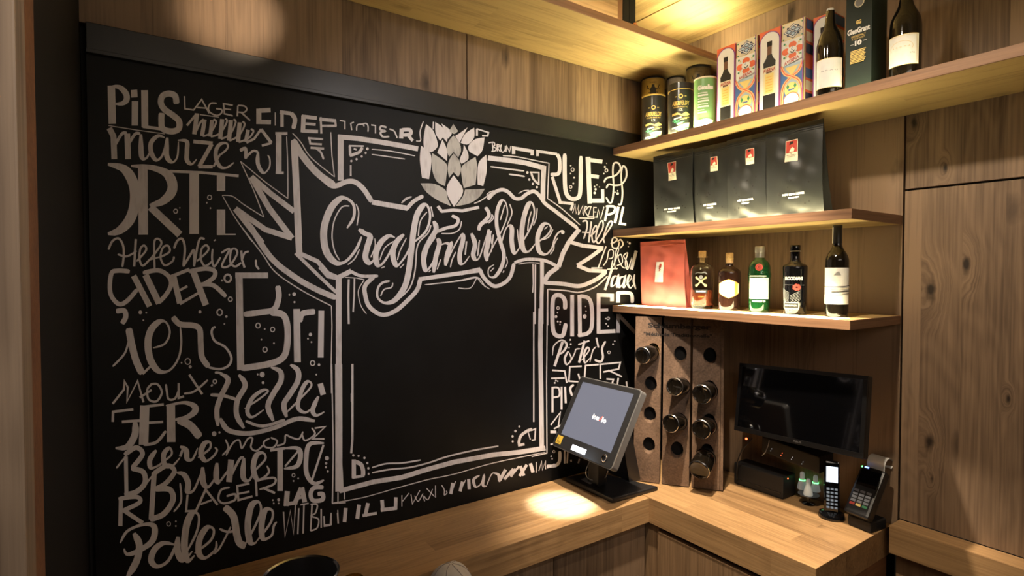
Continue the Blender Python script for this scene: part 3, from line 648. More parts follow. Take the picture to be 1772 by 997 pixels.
chalk_part(W_, 5, '''n 7 865 765 885 695 893 770 912 700 910 778; n 7 912 778 945 705 945 772; n 7 950 782 965 710; n 7 962 710 985 722 960 748 985 788; n 7 985 715 1010 715 985 792 1028 790; n 7 1054 722 1030 720 1028 797 1052 797; n 7 1028 755 1050 757; n 7 1055 802 1065 735 1086 812 1110 715''', 'tiny thin chalk capitals')
chalk_part(W_, 5, '''n 18 1142 712 1118 828; s 18 1125 712 1192 716 1186 760 1132 780; n 22 1224 715 1196 842; n 18 1262 715 1236 848 1284 854''')
chalk_part(W_, 7, '''n 10 875 205 990 208; s 12 900 232 932 228 935 280 910 362; n 13 968 232 948 388; n 9 898 312 960 315; s 11 958 345 1008 292 1002 262 982 290 972 345 990 385 1050 290 1054 232 1032 242 1002 340 1018 396 1060 350 1118 262 1120 230 1096 246 1060 345 1066 392
s 10 1112 398 1140 388 1162 368 1140 350 1122 375 1128 425 1165 428 1178 385; s 10 1165 385 1188 368 1206 402 1182 432''', 'narrow chalk script')
chalk_part(W_, 7, '''n 10 1078 418 1020 578; n 9 968 580 1050 580; s 8 1058 562 1085 520 1100 450 1130 448 1128 500 1098 510; s 8 1128 520 1118 582 1150 520 1172 440 1156 445 1142 540 1150 585 1165 582; s 8 1160 562 1200 540 1192 480 1168 500 1200 570 1235 575 1232 530 1210 490 1240 468 1222 540 1240 590 1272 500; n 24 1305 450 1268 592''', 'thin looped chalk script')
chalk_part(W_, 7, '''n 18 1122 588 1070 745; n 10 1088 590 1142 585; b 20 .4 1165 640 1132 650 1118 715 1148 700 1170 635 1160 722 1185 690; b 20 .4 1212 645 1180 660 1178 725 1208 690 1222 640 1210 725 1235 700; b 18 .4 1235 700 1268 655 1252 635 1238 690 1262 730 1290 690; b 18 .4 1292 628 1285 680 1302 740''', 'bold slanted chalk script')
chalk_part(W_, 8, '''s 24 192 -15 190 -68 165 -95 132 -90 120 -40 122 90 140 133 180 133 196 65; n 22 233 -98 233 140; n 22 275 -98 278 140; s 22 275 -92 325 -80 345 -30 346 80 322 122 265 135; n 22 385 -105 385 125; n 22 375 -98 462 -95 462 -62; n 16 385 -10 440 -12; n 22 385 115 482 110
@7; n 30 1168 840 1168 762; s 26 1155 768 1230 765 1270 780 1275 842; @8; n 20 498 12 498 120; n 20 500 15 596 120''', 'tall white chalk capitals crossed by the lowest shelf')
chalk_part(W_, 8, '''b 14 .6 120 250 128 195 172 162 202 188 180 230 148 245; n 15 178 172 132 312; b 14 .6 210 225 190 268 202 302 228 270 212 228; b 15 .5 222 292 248 235 255 215 280 212; n 13 305 165 272 292; n 9 268 188 332 165; b 13 .6 285 280 330 222 320 204 302 240 306 292 338 262; b 13 .6 335 288 352 222 372 198; n 10 372 148 384 205; s 12 425 168 405 210 410 260 396 286 362 275''', 'chalk script above the till')
chalk_part(W_, 8, '''n 9 118 335 190 340 202 408; n 9 112 382 190 380; n 9 288 312 220 315 214 398 275 402; n 9 268 355 280 400; n 9 385 302 310 308 304 380; n 9 395 300 395 385; n 9 388 302 510 290 500 328 412 345; n 9 440 335 520 372; n 9 430 385 470 388 455 440; n 9 498 380 490 440; n 9 545 400 548 430''')
chalk_part(W_, 8, '''n 12 120 430 120 578; s 10 118 435 155 438 158 482 122 492; n 11 172 430 172 562; n 12 192 430 196 525; s 13 242 418 222 440 232 482; n 9 110 650 165 578 152 665; n 9 128 672 192 640; n 16 108 690 142 690; n 9 108 762 145 755; s 18 162 800 160 858 135 884 88 886; n 9 190 800 190 872; n 9 208 800 204 870; n 9 225 850 228 862; n 9 275 845 268 870''')
chalk_part(W_, 9, '''n 28 170 440 160 548; n 30 272 415 258 522; n 28 340 402 318 505; n 22 298 498 408 480; n 28 448 378 455 460; n 28 438 456 562 440; n 26 554 358 552 448''', 'thick chalk capitals under the frame')
chalk_part(W_, 9, '''n 7 55 485 50 575 0 582; n 7 108 455 112 556; n 7 600 342 600 428; n 7 605 388 655 325; n 7 670 335 680 410 738 305; s 7 698 345 725 388 762 328; n 7 760 345 775 388; s 7 768 345 800 375 835 295; n 7 790 290 850 352; n 7 858 268 858 360''', 'thin chalk capitals')
chalk_part(W_, 9, '''s 7 905 265 925 300 925 340 945 325 940 308; n 24 990 248 975 332; n 7 980 325 1012 235; n 24 1065 238 1046 312; n 7 1050 305 1088 225; n 24 1112 218 1116 296; b 24 .4 1195 190 1150 222 1165 278 1205 255 1228 192 1222 265 1252 272; s 8 1250 265 1285 185 1310 168
b 26 .35 1300 170 1340 185 1352 232 1388 150; n 24 1395 145 1352 225; n 22 1385 220 1455 140; n 20 1435 200 1470 140; n 16 1440 190 1500 118; n 22 1502 195 1558 108; n 24 1508 118 1535 192; n 26 1585 98 1606 168; n 6 1630 88 1630 168; n 6 1650 155 1672 80 1676 150 1702 78 1702 142; n 18 1712 128 1772 108''', 'bold chalk brush script along the bottom')
# frame, banner, hop
chalk_part('drawn_frame', 4, '''n 42 206 550 206 222; n 36 186 236 330 248 560 285 762 322
@5; n 38 200 332 370 352 500 372 642 412; n 36 640 395 634 520 632 660
@7; n 28 598 520 598 700 594 800 594 1000; @8; n 26 52 -20 50 200 55 500 58 775
@9; n 36 1700 -20 1500 12 1300 32 1000 88 800 142 600 205 380 240 120 310; n 34 137 320 130 160 120 0
@3; n 33 1158 600 1158 300 1157 0; @2; n 34 1465 1000 1465 650 1465 300; @6; n 38 200 1000 200 650''', 'thick drawn border around the blank centre')
chalk_part('drawn_outline', 1, '''s 6 1155 365 1162 550 1163 735; s 6 1163 735 1040 645 985 600 880 512; s 6 880 512 930 620 965 700 1020 845; s 6 1020 845 900 770 835 722 772 715; s 6 772 715 850 850 950 992
s 6 1190 345 1240 400 1300 490 1440 606; n 6 1418 340 1425 480 1440 606
@2; s 7 880 0 1010 170 1090 280 1250 390 1422 480; n 6 1422 480 1425 600 1420 850 1422 1000; @3; n 6 1124 0 1132 400 1128 655 1190 652
@9; n 7 75 -10 65 402; s 7 65 402 300 360 550 290 800 222 1000 180 1300 95 1700 12; n 9 110 320 110 390; n 9 160 320 160 372
@8; n 6 90 -60 86 400 88 812 0 832; @7; n 10 640 1010 640 740; s 10 640 740 780 750 880 762 1000 720 1090 640; s 7 420 552 500 540 580 545
@5; s 8 318 315 420 322 560 350 680 374; n 8 680 374 668 650; s 8 668 650 780 730 925 860; s 7 440 612 480 590 525 586; s 7 190 622 215 600 248 588
@6; n 7 250 650 330 655 392 668; s 7 392 668 350 740 350 800 370 870 408 925; s 7 845 705 1000 690 1120 670 1240 650 1300 725; s 7 670 92 700 60 742 44; @7; s 7 -30 730 60 730 110 650; s 7 110 650 150 700 205 738; n 8 -270 705 0 675 110 650''', 'thin outline following the banner and border')
chalk_part('drawn_banner', 1, '''s 40 1192 385 1250 480 1340 585 1440 655; n 40 1200 395 1215 700 1228 1000; n 32 945 605 1060 705 1200 812; n 34 945 605 1050 790 1188 972; n 32 1188 970 1030 920 850 795; n 34 850 795 1010 1000
@2; n 38 1222 -10 1230 168; s 34 930 -10 1060 190 1200 305 1330 380 1450 432; n 20 1208 165 1320 275 1452 400; n 26 1228 165 1340 215 1400 285 1455 310
@4; s 36 0 470 80 540 155 590 250 558 310 562 370 612 430 705; n 36 430 705 560 728 688 750; s 28 680 755 730 700 800 660; n 22 903 735 935 775; n 22 930 772 1015 762 1080 768 1200 742; s 7 645 712 672 690 718 666; s 8 1165 715 1220 690 1308 624
@5; s 28 200 658 250 605 310 582 360 600 410 648 460 650 505 615 560 595 605 628 650 690 730 750 800 805 905 885
@7; n 34 878 288 800 385; n 34 800 385 755 470 722 572; s 34 722 572 650 625 612 690; n 28 800 382 900 412 1058 432; n 28 1050 432 960 500 862 562; n 28 862 562 950 598 1085 606; s 30 1080 608 1000 668 880 715 760 700 610 690; s 24 390 540 480 515 580 518 640 532 712 568
@6; n 34 60 570 120 640 190 655; n 36 190 655 295 602; s 24 290 605 370 640 495 640; s 32 465 645 400 710 398 780 430 870 520 930 620 905 720 820 790 740 812 660; n 30 800 665 1050 628 1262 598
@7; n 28 -10 622 135 588; s 28 132 588 160 650 235 715 310 695 362 640 388 545''', 'thick zigzag ribbon banner drawn across the border')
chalk_part('drawn_ornament', 4, '''n 12 265 300 372 303; s 22 362 312 340 345 300 362 270 370; n 18 272 300 275 370; n 12 300 320 320 330; d 398 322 10 385 352 8 357 377 8 320 397 8 282 410 8; n 12 278 440 278 518; s 8 428 326 560 338 740 373; s 8 428 362 560 380 668 396
@5; n 12 530 445 605 447; n 12 600 447 600 545; s 16 540 450 560 500 600 540; d 510 447 10 525 502 9 553 535 9 585 562 9; s 12 220 400 350 418 485 435; s 12 365 460 430 468 490 478
@6; n 15 275 665 272 800 275 1000; n 12 318 660 316 780 308 910; @7; n 12 548 555 546 1000; n 8 530 550 532 700 528 765; @8; n 8 12 0 12 632; n 8 -2 682 22 672 18 735 0 738
@9; n 32 232 68 232 212; s 32 240 85 285 105 302 150 302 195; n 20 220 207 312 192; d 228 36 9 268 40 8 313 56 9 335 95 8 343 135 9 345 178 8; s 12 370 130 480 100 600 95 745 72; s 12 370 170 500 145 650 130 800 95 950 45 1150 -2 1340 -35
@2; n 12 1543 1000 1543 1050; @3; n 10 1222 0 1222 350 1216 420; @9; n 8 1565 -150 1585 -85; n 20 1490 -40 1540 -50; s 22 1495 -50 1510 -110 1560 -150 1600 -165; d 1450 -70 8 1448 -110 9 1470 -150 9 1500 -185 8''', 'corner quarter rounds, dots and inner lines')
chalk_part('drawn_hop', 4, '''f 820 145 870 190 900 270 900 310 855 345 808 320 802 240; f 885 130 940 170 970 240 970 275 940 240 920 265 888 210; f 930 140 985 180 1003 215 975 252
f 1118 168 1060 210 1028 230 1060 278; f 1165 170 1165 240 1120 290 1068 280 1100 215; f 1240 240 1225 330 1190 375 1170 365 1130 340 1125 300 1170 255
f 937 255 970 330 970 410 935 380 900 350; f 1090 290 1120 350 1120 400 1075 430 1062 400 1085 340; f 1017 512 1080 600 1075 660 1020 740 975 660 970 590
f 1252 365 1255 480 1230 590 1190 580 1195 430; f 783 300 850 355 855 450 840 540 790 530 775 400''', 'hop cone drawn with overlapping scales')
chalk_part('drawn_hop_shading', 4, '''f 1015 143 1050 195 1020 215 985 195; f 1017 225 1060 280 1070 340 1050 385 1017 345 985 380 968 330 980 270; f 862 352 965 430 965 520 955 590 900 560 870 500 858 420; f 1017 355 1060 410 1070 480 1050 525 1017 490 985 530 975 470 985 405
f 1175 380 1185 450 1175 580 1090 605 1075 520 1080 445; f 780 570 880 575 960 620 975 680 1000 735 900 690 820 630; f 1242 610 1100 615 1080 670 1030 735 1130 715 1200 670''', mat='chalk_rubbed', label='greyer rubbed scales of the hop cone')
# central script
chalk_part(W_, 6, '''b 58 .4 262 282 312 200 312 110 265 62 210 60 140 135 92 270 92 400 125 490 190 545 260 525 330 440 372 345
b 48 .45 350 290 395 320 435 345 415 420 400 500 430 545 462 520; b 46 .4 622 352 575 340 515 390 478 480 492 558 530 545 580 470 620 380; b 44 .35 688 328 630 390 606 480 632 562 672 530 712 470 748 392
b 48 .4 745 400 850 310 885 200 868 118 835 110 788 180 762 300 742 470 722 620 690 730 620 822 545 842 492 800 495 730 530 690 582 678
b 42 .4 912 228 930 290 880 380 838 480 848 592 880 580 925 500 965 400; s 24 932 310 1000 282 1075 262 1095 215 1048 188; b 40 .45 940 358 955 400 928 500 912 615
b 40 .3 960 410 1000 395 1030 400 1040 400 1015 480 1000 562; b 38 .3 1010 540 1060 430 1122 330 1132 370 1108 470 1112 540 1140 545 1180 490; b 38 .3 1195 320 1222 400 1208 480 1228 518 1260 490 1310 330
b 40 .3 1325 290 1318 400 1305 460 1312 528; s 26 1300 125 1328 175 1300 220 1262 255 1250 290''', 'very large flowing chalk script on the banner')
chalk_part(W_, 7, '''s 26 178 125 200 180 172 225 135 262 122 298; b 30 .35 180 530 225 430 300 290 338 180 325 90 295 75 262 150 258 260 285 380 312 480 295 570 245 645 200 640 198 585 238 555
b 38 .3 285 430 320 300 352 262 372 290 370 380 392 470 440 410; b 40 .35 440 405 510 280 540 170 525 95 495 105 462 200 445 330 458 440 500 455 545 400
b 38 .35 545 400 630 340 665 285 640 248 600 262 565 350 575 450 625 478 670 435 690 370 712 325 742 305 762 322''')
chalk_part('highlight_lines', 6, '''s 10 280 115 222 125 168 220 150 340 168 450 205 520; s 10 330 100 350 165 336 262; s 10 268 556 320 510 356 440; s 9 470 358 472 420 440 500; s 9 612 380 545 430 508 520; s 9 708 355 660 450 640 520; s 9 862 160 812 230 796 342; s 9 892 120 908 195
s 10 892 260 868 320 792 410 772 600 732 730 640 822; s 9 928 345 872 430 850 520; s 9 1122 228 1105 290 1050 320 970 322; s 8 965 515 938 590; s 9 1078 460 1050 520 1038 575; s 9 1160 380 1150 480; s 9 1252 385 1240 490; s 9 1345 300 1325 380; s 10 605 690 595 725 540 742 514 792; s 8 520 580 545 570; s 8 660 580 690 550; s 8 875 610 890 595; s 9 1350 175 1340 215 1300 245; s 9 1360 330 1345 460
@7; s 9 355 100 372 170 335 260; s 9 318 108 285 220; s 9 412 290 420 360 432 432; s 9 562 130 555 200 532 262; s 9 518 155 498 230 490 302; s 9 680 290 650 345 600 370; s 8 440 410 440 440; s 8 660 478 685 440 690 400 718 352; s 8 238 578 212 605; s 8 330 495 338 540 320 580; s 8 305 615 312 600; s 8 225 180 232 210 195 245; s 8 130 370 118 480; s 8 215 300 212 330 220 400; s 8 30 380 20 480; s 8 640 268 615 290''', 'thin shine lines inside the large script')

# ================================================================== TIN CANISTERS, BOXES AND BEER ON THE TOP SHELF
def face_to_cam(x, y): return math.atan2(CAM.y-y, CAM.x-x)
def canister(label, x, y, r, h, mat, lid=None, rim='gold_print', deco=None, group='whisky tins on the top shelf'):
    t = thing('whisky_tin', label, 'tin', (x, y, Z1T+.0002), group=group)
    hl = .026 if lid else 0
    MB().lathe([(0, 0), (r, 0), (r, h-hl-.001), (r-.002, h-hl), (0, h-hl)], mat, 40).build('canister', t, smooth=True)
    MB().lathe([(r+.0006, .001), (r+.0012, .001), (r+.0012, .006), (r+.0004, .006)], rim, 40).build('base_rim', t, smooth=True)
    if lid: 
        MB().lathe([(r+.0008, h-hl+.0005), (r+.0012, h-.002), (r-.001, h), (0, h)], lid, 40).build('lid', t, smooth=True)
        MB().lathe([(r+.001, h-hl-.003), (r+.0016, h-hl-.003), (r+.0016, h-hl-.0005), (r+.001, h-hl-.0005)], rim, 40).build('gold_band', t, smooth=True)
    else: MB().lathe([(r+.0006, h-.006), (r+.0012, h-.006), (r+.0012, h), (r-.001, h+.0004)], rim, 40).build('top_rim', t, smooth=True)
    if deco:
        D = Decal(on_cyl(r+.0012, face_to_cam(x, y)), .006); deco(D, r, h); D.build('printed_label', t)
    return t
def deco_stag(D, r, h, m='black_print'):
    c = h*.80
    D.put(text2d('WHISKY', .03, .006, cy=c+.036), m)
    D.put(([(-.016, c-.022), (.016, c-.022), (.012, c-.004), (.013, c+.008), (.006, c+.018), (-.006, c+.018), (-.013, c+.008), (-.012, c-.004)], [tuple(range(8))]), m)
    D.put(rect(-.006, .006, c+.018, c+.027), m)
    for s in (-1, 1):
        D.put(line([(s*.010, c+.004), (s*.021, c+.012), (s*.026, c+.026)], .003), m); D.put(line([(s*.021, c+.012), (s*.028, c+.010)], .0025), m)
        D.put(line([(s*.012, c-.006), (s*.021, c-.008)], .0025), m); D.put(line([(s*.006, c-.022), (s*.022, c-.036)], .004), m)
    D.put(rect(-.018, .018, c-.036, c-.026), 'cream'); D.put(rect(-.035, .035, c-.042, c-.040), m)
def deco_aber(D, r, h):
    t = h
    D.put(disc(0, t-.056, .009, n=12), 'gold_print'); D.put(disc(0, t-.056, .005, n=10), 'tin_black')
    for s in (-1, 1): D.put(rect(s*.018-.004, s*.018+.004, t-.058, t-.055), 'gold_print')
    D.put(text2d('ABERFELDY', .068, .017, bold=.03, cy=t-.082), 'gold_print')
    D.put(text2d('HIGHLAND SINGLE MALT', .058, .006, cy=t-.097), 'gold_print'); D.put(text2d('12', .014, .009, bold=.02, cy=t-.108), 'cream')
    rnd = random.Random(3)
    D.put(([(-.034, t-.122), (-.012, t-.118), (.004, t-.126), (.02, t-.117), (.034, t-.124), (.034, t-.138), (-.034, t-.138)], [tuple(range(7))]), 'gold_print')
    D.put(([(-.034, t-.130), (-.01, t-.126), (.012, t-.134), (.034, t-.128), (.034, t-.136), (-.034, t-.140)], [tuple(range(6))]), 'black_print')
    for k in range(14):
        z = t-.138-.0045*k; a = rnd.uniform(-.034, 0); b = a+rnd.uniform(.015, .04)
        if z < .012: break
        D.put(([(a, z-.006), (min(b, .034), z-.001), (min(b, .034), z+.003), (a, z-.002)], [(0, 1, 2, 3)]), rnd.choice(['gold_print', 'yellow_print', 'cream', 'green_print', 'gold_print']))
    D.put(([(.0, .018), (.03, .022), (.034, .040), (.012, .036)], [(0, 1, 2, 3)]), 'yellow_print')
def deco_green(D, r, h):
    rnd = random.Random(5)
    D.put(text2d('Laphroaig'[:0]+'Glenallan', .058, .018, bold=.06, cy=h-.040), 'white')
    for k in range(8):
        z = h-.062-.0105*k; L_ = rnd.uniform(.024, .042); D.put(rect(-.028, -.028+L_, z, z+(.006 if k % 2 else .003)), 'white')
    D.put(([(-.034, .0), (.022, .0), (.030, .024), (.004, .030), (-.03, .024)], [tuple(range(5))]), 'white')
def deco_grey(D, r, h):
    D.put(([(-.03, h-.045), (-.012, h-.03), (.006, h-.042), (.022, h-.026), (.034, h-.05), (.03, h-.075), (-.03, h-.075)], [tuple(range(7))]), 'grey_print')
def tin(px, py, X, wpx, ytop, *a, **k):
    P = hit(px, py, 0, X); x, y = P.x, P.y; r = rad(wpx, x, y, 2.3); h = ztop(x, y, ytop)-Z1T
    return a[0], x, y, r, h
for (px, X, wp, yt, lab, mat, lid, rim, deco) in [
    (1130, -.17, 40, 121, 'golden whisky tin with a dark stag print, in the corner behind a black tin', 'tin_gold', None, 'black_print', deco_stag),
    (1169, -.098, 31, 121, 'plain pale grey tin half hidden behind the black tins', 'tin_grey', None, 'black_print', deco_grey),
    (1208, -.115, 42, 116, 'bronze brown whisky tin with a dark print behind the green tin', 'tin_bronze', None, 'black_print', deco_stag),
    (1131, -.275, 41, 168.5, 'black and gold whisky tin with no lid, leftmost of the front row', 'tin_black', None, 'gold_print', deco_aber),
    (1178, -.285, 43, 148, 'black and gold whisky tin with black lid beside the green tin', 'tin_black', 'tin_black', 'gold_print', deco_aber),
    (1220.5, -.29, 40, 138, 'light green tin with white writing left of the tall patterned cartons', 'tin_green', None, 'cream', deco_green)]:
    P = hit(px, 180, 0, X); r = rad(wp, P.x, P.y, 2.35); h = min(ztop(P.x, P.y, yt)-Z1T, ZCAN-Z1T-.005)
    canister(lab, P.x, P.y, r, h+(.012 if deco is deco_aber and not lid else 0)*0, mat, lid, rim, deco)

XF = -.300
def carton(px0, px1, kind, label, depth=.075, htop=None, XF=-.300):
    y0 = hit(px0, 130, 0, XF).y; y1 = hit(px1, 130, 0, XF).y; w_ = y0-y1-.002; h = htop
    t = thing('bottle_carton', label, 'box', (XF, (y0+y1)/2, Z1T+.0002), group='patterned bottle cartons on the top shelf')
    box('carton', (0, depth), (-w_/2, w_/2), (0, h), {'w': 'orange_print', 'p': 'cream'}[kind], t, bevel=.0015)
    D = Decal(lambda u, v, l: (-l-.0004, -u, v)); hw = w_/2-.001
    if kind == 'w':
        D.put(rect(-hw, hw, .001, h-.03), 'purple_print')
        def arch(k, top): 
            a = hw-k; return ([(-a, .003), (a, .003)]+[(a*math.cos(th), top-a+a*math.sin(th)*.95) for th in [math.pi*j/16 for j in range(17)]], [tuple(range(19))])
        D.put(arch(.0, h-.004), 'purple_print'); D.put(arch(.0035, h-.007), 'white')
        bw = hw*.60; z0 = h*.04
        D.put(([(-bw*.95, z0), (bw*.95, z0), (bw, z0+.012), (bw*.95, h*.55), (bw, h*.61), (bw*.55, h*.66), (bw*.34, h*.71), (-bw*.34, h*.71), (-bw*.55, h*.66), (-bw, h*.61), (-bw*.95, h*.55), (-bw, z0+.012)], [tuple(range(12))]), 'black_print')
        D.put(rect(-bw*.36, bw*.36, h*.70, h*.84), 'brown_print'); D.put(rect(-bw*.4, bw*.4, h*.80, h*.86), 'ink_brown')
        D.put(rect(-bw*.98, bw*.98, h*.22, h*.55), 'cream'); D.put(rect(-bw*.72, bw*.72, h*.235, h*.47), 'yellow_print')
        D.put(text2d('AVERNA', bw*1.95, .013, bold=.03, cy=h*.515), 'red_print')
        for k in range(6): D.put(rect(-bw*.5, bw*.5, h*(.26+.033*k), h*(.268+.033*k)), 'amber_print')
        D.put(rect(-bw*.45, bw*.45, h*.475, h*.495), 'brown_print')
    else:
        D.put(rect(-hw, hw, .001, h-.001), 'yellow_print'); D.put(rect(-hw+.002, hw-.002, h*.80, h-.003), 'cream')
        dm = lambda cx, cy, a, b: ([(cx-a, cy), (cx, cy-b), (cx+a, cy), (cx, cy+b)], [(0, 1, 2, 3)])
        cz_ = h*.885
        D.put(dm(0, cz_, hw*.86, h*.088), 'navy_print'); D.put(dm(0, cz_, hw*.78, h*.078), 'white')
        for a, b in ((0, .032), (0, -.032), (-.36, 0), (.36, 0)):
            D.put(dm(a*hw, cz_+b*h, hw*.30, h*.030), 'navy_print'); D.put(dm(a*hw, cz_+b*h, hw*.20, h*.020), 'pale_blue_print')
        for a in (-1, 1):
            for b in (-1, 1): D.put(disc(a*hw*.45, cz_+b*h*.042, .0035, n=8), 'navy_print'); D.put(disc(a*hw*.82, cz_+b*h*.075, .003, n=6), 'green_print')
        D.put(rect(-hw, hw, h*.50, h*.79), 'white'); c2 = h*.66
        for a, b in ((0, .062), (0, -.062), (-.58, 0), (.58, 0)): D.put(disc(a*hw, c2+b*h, hw*.36, h*.040, n=10), 'orange_print')
        for a, b in ((.7, .09), (-.7, .09), (.7, -.07), (-.7, -.07)): D.put(disc(a*hw, c2+b*h, .004, n=6), 'green_print'); D.put(disc(a*hw*.8, c2+b*h*.8, .003, n=6), 'yellow_print')
        D.put(disc(0, c2, hw*.42, h*.042), 'white'); D.put(line(catmull([(-.006, c2-.003), (0, c2-.009), (.008, c2-.002)], 4), .003), 'black_print')
        D.put(line(catmull([(.002, c2+.010), (-.003, c2+.004), (.002, c2)], 4), .0015), 'blue_print')
        D.put(rect(-hw, hw, 0.001, h*.50), 'pale_blue_print'); 
        D.put(([(-hw, 0.001), (-hw*.1, .001), (-hw, h*.42)], [(0, 1, 2)]), 'blue_print'); D.put(([(hw, h*.2), (hw*.2, h*.34), (hw, h*.48)], [(0, 1, 2)]), 'blue_print'); D.put(([(-hw, h*.2), (-hw*.2, h*.32), (-hw, h*.45)], [(0, 1, 2)]), 'blue_print')
        D.put(([(-hw*.62, h*.47), (0, h*.36), (hw*.62, h*.47)], [(0, 1, 2)]), 'yellow_print')
        for s in (1, -1):
            q = catmull([(s*hw*.95, h*.50), (s*hw*.60, h*.40), (0, h*.35), (-s*hw*.62, h*.28), (-s*hw*.85, h*.17), (-s*hw*.9, h*.02)], 6)
            D.put(line(q, .0105), 'amber_print'); D.put(line(q, .0065), 'cream'); D.put(line(q, .0040), 'orange_print')
        D.put(disc(0, h*.20, hw*.62, h*.085), 'yellow_print')
        for s in (-1, 1): D.put(dm(s*hw*.32, h*.235, .005, .010), 'green_print')
        D.put(rect(-.010, .010, h*.188, h*.205), 'blue_print')
        D.put(disc(0, h*.075, hw*.72, h*.092), 'orange_print'); D.put(disc(0, h*.075, hw*.64, h*.082), 'white'); D.put(text2d('1868', .022, .006, cy=h*.06), 'blue_print')
        v_, f_ = rect(-hw*.85, hw*.85, -.012, .012); ang = .22
        D.put(([(x*math.cos(ang)-y*math.sin(ang)*.9, h*.535+x*math.sin(ang)+y*.55) for x, y in v_], f_), 'white')
        tv, tf = text2d('AVERNA', hw*1.3, .011, bold=.03); D.put(([(x, h*.535+y+x*.24) for x, y in tv], tf), 'red_print')
        D.put(rect(-hw, -hw+.002, .001, h-.001), 'purple_print'); D.put(rect(hw-.003, hw, .001, h-.001), 'purple_print')
    D.build('printed_artwork', t)
    # side face facing the room: dark tile band
    D = Decal(lambda u, v, l: (u, -w_/2-l-.0004, v)); D.put(rect(.002, depth-.002, .002, h-.002), 'orange_print')
    for k in range(7):
        D.put(rect(.004, depth-.004, h*(.03+.14*k), h*(.14+.14*k)), ['navy_print', 'cream', 'blue_print', 'orange_print'][k % 4])
    D.build('side_print', t); return t
p_ = hit(1276, 73, 0, XF); HC = p_.z-Z1T
for a, b, k, l in [(1240, 1272.5, 'w', 'arched white carton showing a dark liqueur bottle, leftmost of the tall cartons'), (1273.5, 1311, 'p', 'tile patterned carton between the two complete arched bottle cartons'),
                   (1313, 1350.5, 'w', 'arched white carton showing a dark liqueur bottle, in the middle of the carton row'), (1351.5, 1393, 'p', 'tile patterned carton nearest the beer bottles'),
                   (1405.5, 1441, 'w', 'arched white carton partly hidden behind the left beer bottle')]:
    carton(a, b, k, l, htop=HC, depth=.075, XF=-.264 if a > 1394 else -.300)

def bottle(name, label, cat, X, pxc, prow, z0, prof_px, mat, seg=40, group=None, base_py=None, liquid=None):
    """prof_px: list of (width px, row py) from the base up, traced from the outline"""
    P = hit(pxc, prow, 0, X); x, y = P.x, P.y
    t = thing(name, label, cat, (x, y, z0+.0003), group=group)
    pr = []
    for w_, py in prof_px:
        pr.append((rad(w_, x, y, z0), 0 if py is None else max(0, ztop(x, y, py)-z0)))
    sm = [(0, pr[0][1])]+[(a, b) for a, b in catmull(pr, 5)]+[(0, pr[-1][1])]
    MB().lathe(sm, mat, seg).build('bottle_body', t, smooth=True)
    return t, x, y, pr
# swing top beer bottle
t, x, y, pr = bottle('beer_bottle', 'brown swing top beer bottle with plain white label, left of the dark carton', 'bottle', -.310, 1435, 150, Z1T,
    [(44, None), (47, 160), (47.5, 120), (47.5, 88), (45, 76), (37, 62), (27, 52), (20, 43), (17.5, 33), (15.5, 23), (15, 20)], 'dark_glass', group='beer bottles on the top shelf')
r = rad(48, x, y, 2.3); fa = face_to_cam(x, y)
z = lambda py: ztop(x, y, py)-Z1T
MB().lathe([(0, z(21)), (.0085, z(21)), (.010, z(19)), (.010, z(16)), (.006, z(15)), (0, z(14.5))], 'white', 20).build('swing_cap', t, smooth=True)
MB().tube([(-.010, 0, z(18)), (-.0125, .002, z(28)), (-.011, .006, z(38)), (-.002, .013, z(40)), (.010, .006, z(36)), (.0125, .0, z(28)), (.010, 0, z(18))], .001, 'chrome', 6).build('wire_bail', t, smooth=True)
MB().lathe([(.0095, z(22)), (.0102, z(22)), (.0102, z(20)), (.0095, z(20))], 'red_print', 20).build('rubber_seal', t)
D = Decal(on_cyl(r+.0006, fa), .006); lw = r*1.05
D.put(rect(-lw*1.12, lw*1.02, z(157), z(107)), 'gold_print'); D.put(rect(-lw*1.1, lw, z(156.5), z(107.8)), 'paper'); D.put(text2d('B·R·A·U', .045, .004, cy=z(128)), 'grey_print'); D.put(rect(lw*.9, lw*.92, z(153), z(110)), 'orange_print')
D.build('label', t)
# large bottle at right
t, x, y, pr = bottle('beer_bottle', 'large dark beer bottle with ornate white label, furthest right on the top shelf', 'bottle', -.275, 1566, 115, Z1T,
    [(54, None), (57, 128), (58, 80), (57.5, 58), (56.5, 46), (53, 35), (46, 27), (37, 19), (29, 11), (24, 1), (22, -8), (17, -26), (15, -46), (16, -48), (16, -54), (14, -56)], 'dark_glass', group='beer bottles on the top shelf')
r = rad(58.5, x, y, 2.3); z = lambda py: ztop(x, y, py)-Z1T; fa = face_to_cam(x, y)-.15
D = Decal(on_cyl(r+.0006, fa), .006); lw = r*1.05
D.put(rect(-lw*1.02, lw*.98, z(119), z(67)), 'yellow_print'); D.put(rect(-lw, lw*.96, z(118.4), z(67.8)), 'paper')
for a, b in ((.90, .88), (.84, .825)): D.put(rect(-lw*a, lw*a*.95, z(69.5), z(69.1)) , 'gold_print'); D.put(rect(lw*a*.95, lw*a*.95+.0006, z(116), z(69.2)), 'gold_print')
ov = [(-.004+.028*math.cos(a), z(88)+.016*math.sin(a)) for a in [math.pi*k/14 for k in range(-2, 17)]]; D.put(line(ov, .0008), 'gold_print')
D.put(text2d('A · R · O · M · A', .042, .004, cx=-.004, cy=z(88)), 'gold_print'); D.put(text2d('0,75 L', .012, .004, cx=lw*.55, cy=z(100)), 'black_print')
D.build('label', t)
MB().lathe([(.0095, z(-46)), (.0105, z(-46)), (.0105, z(-57)), (0, z(-58))], 'gold_print', 24).build('cap', t, smooth=True)
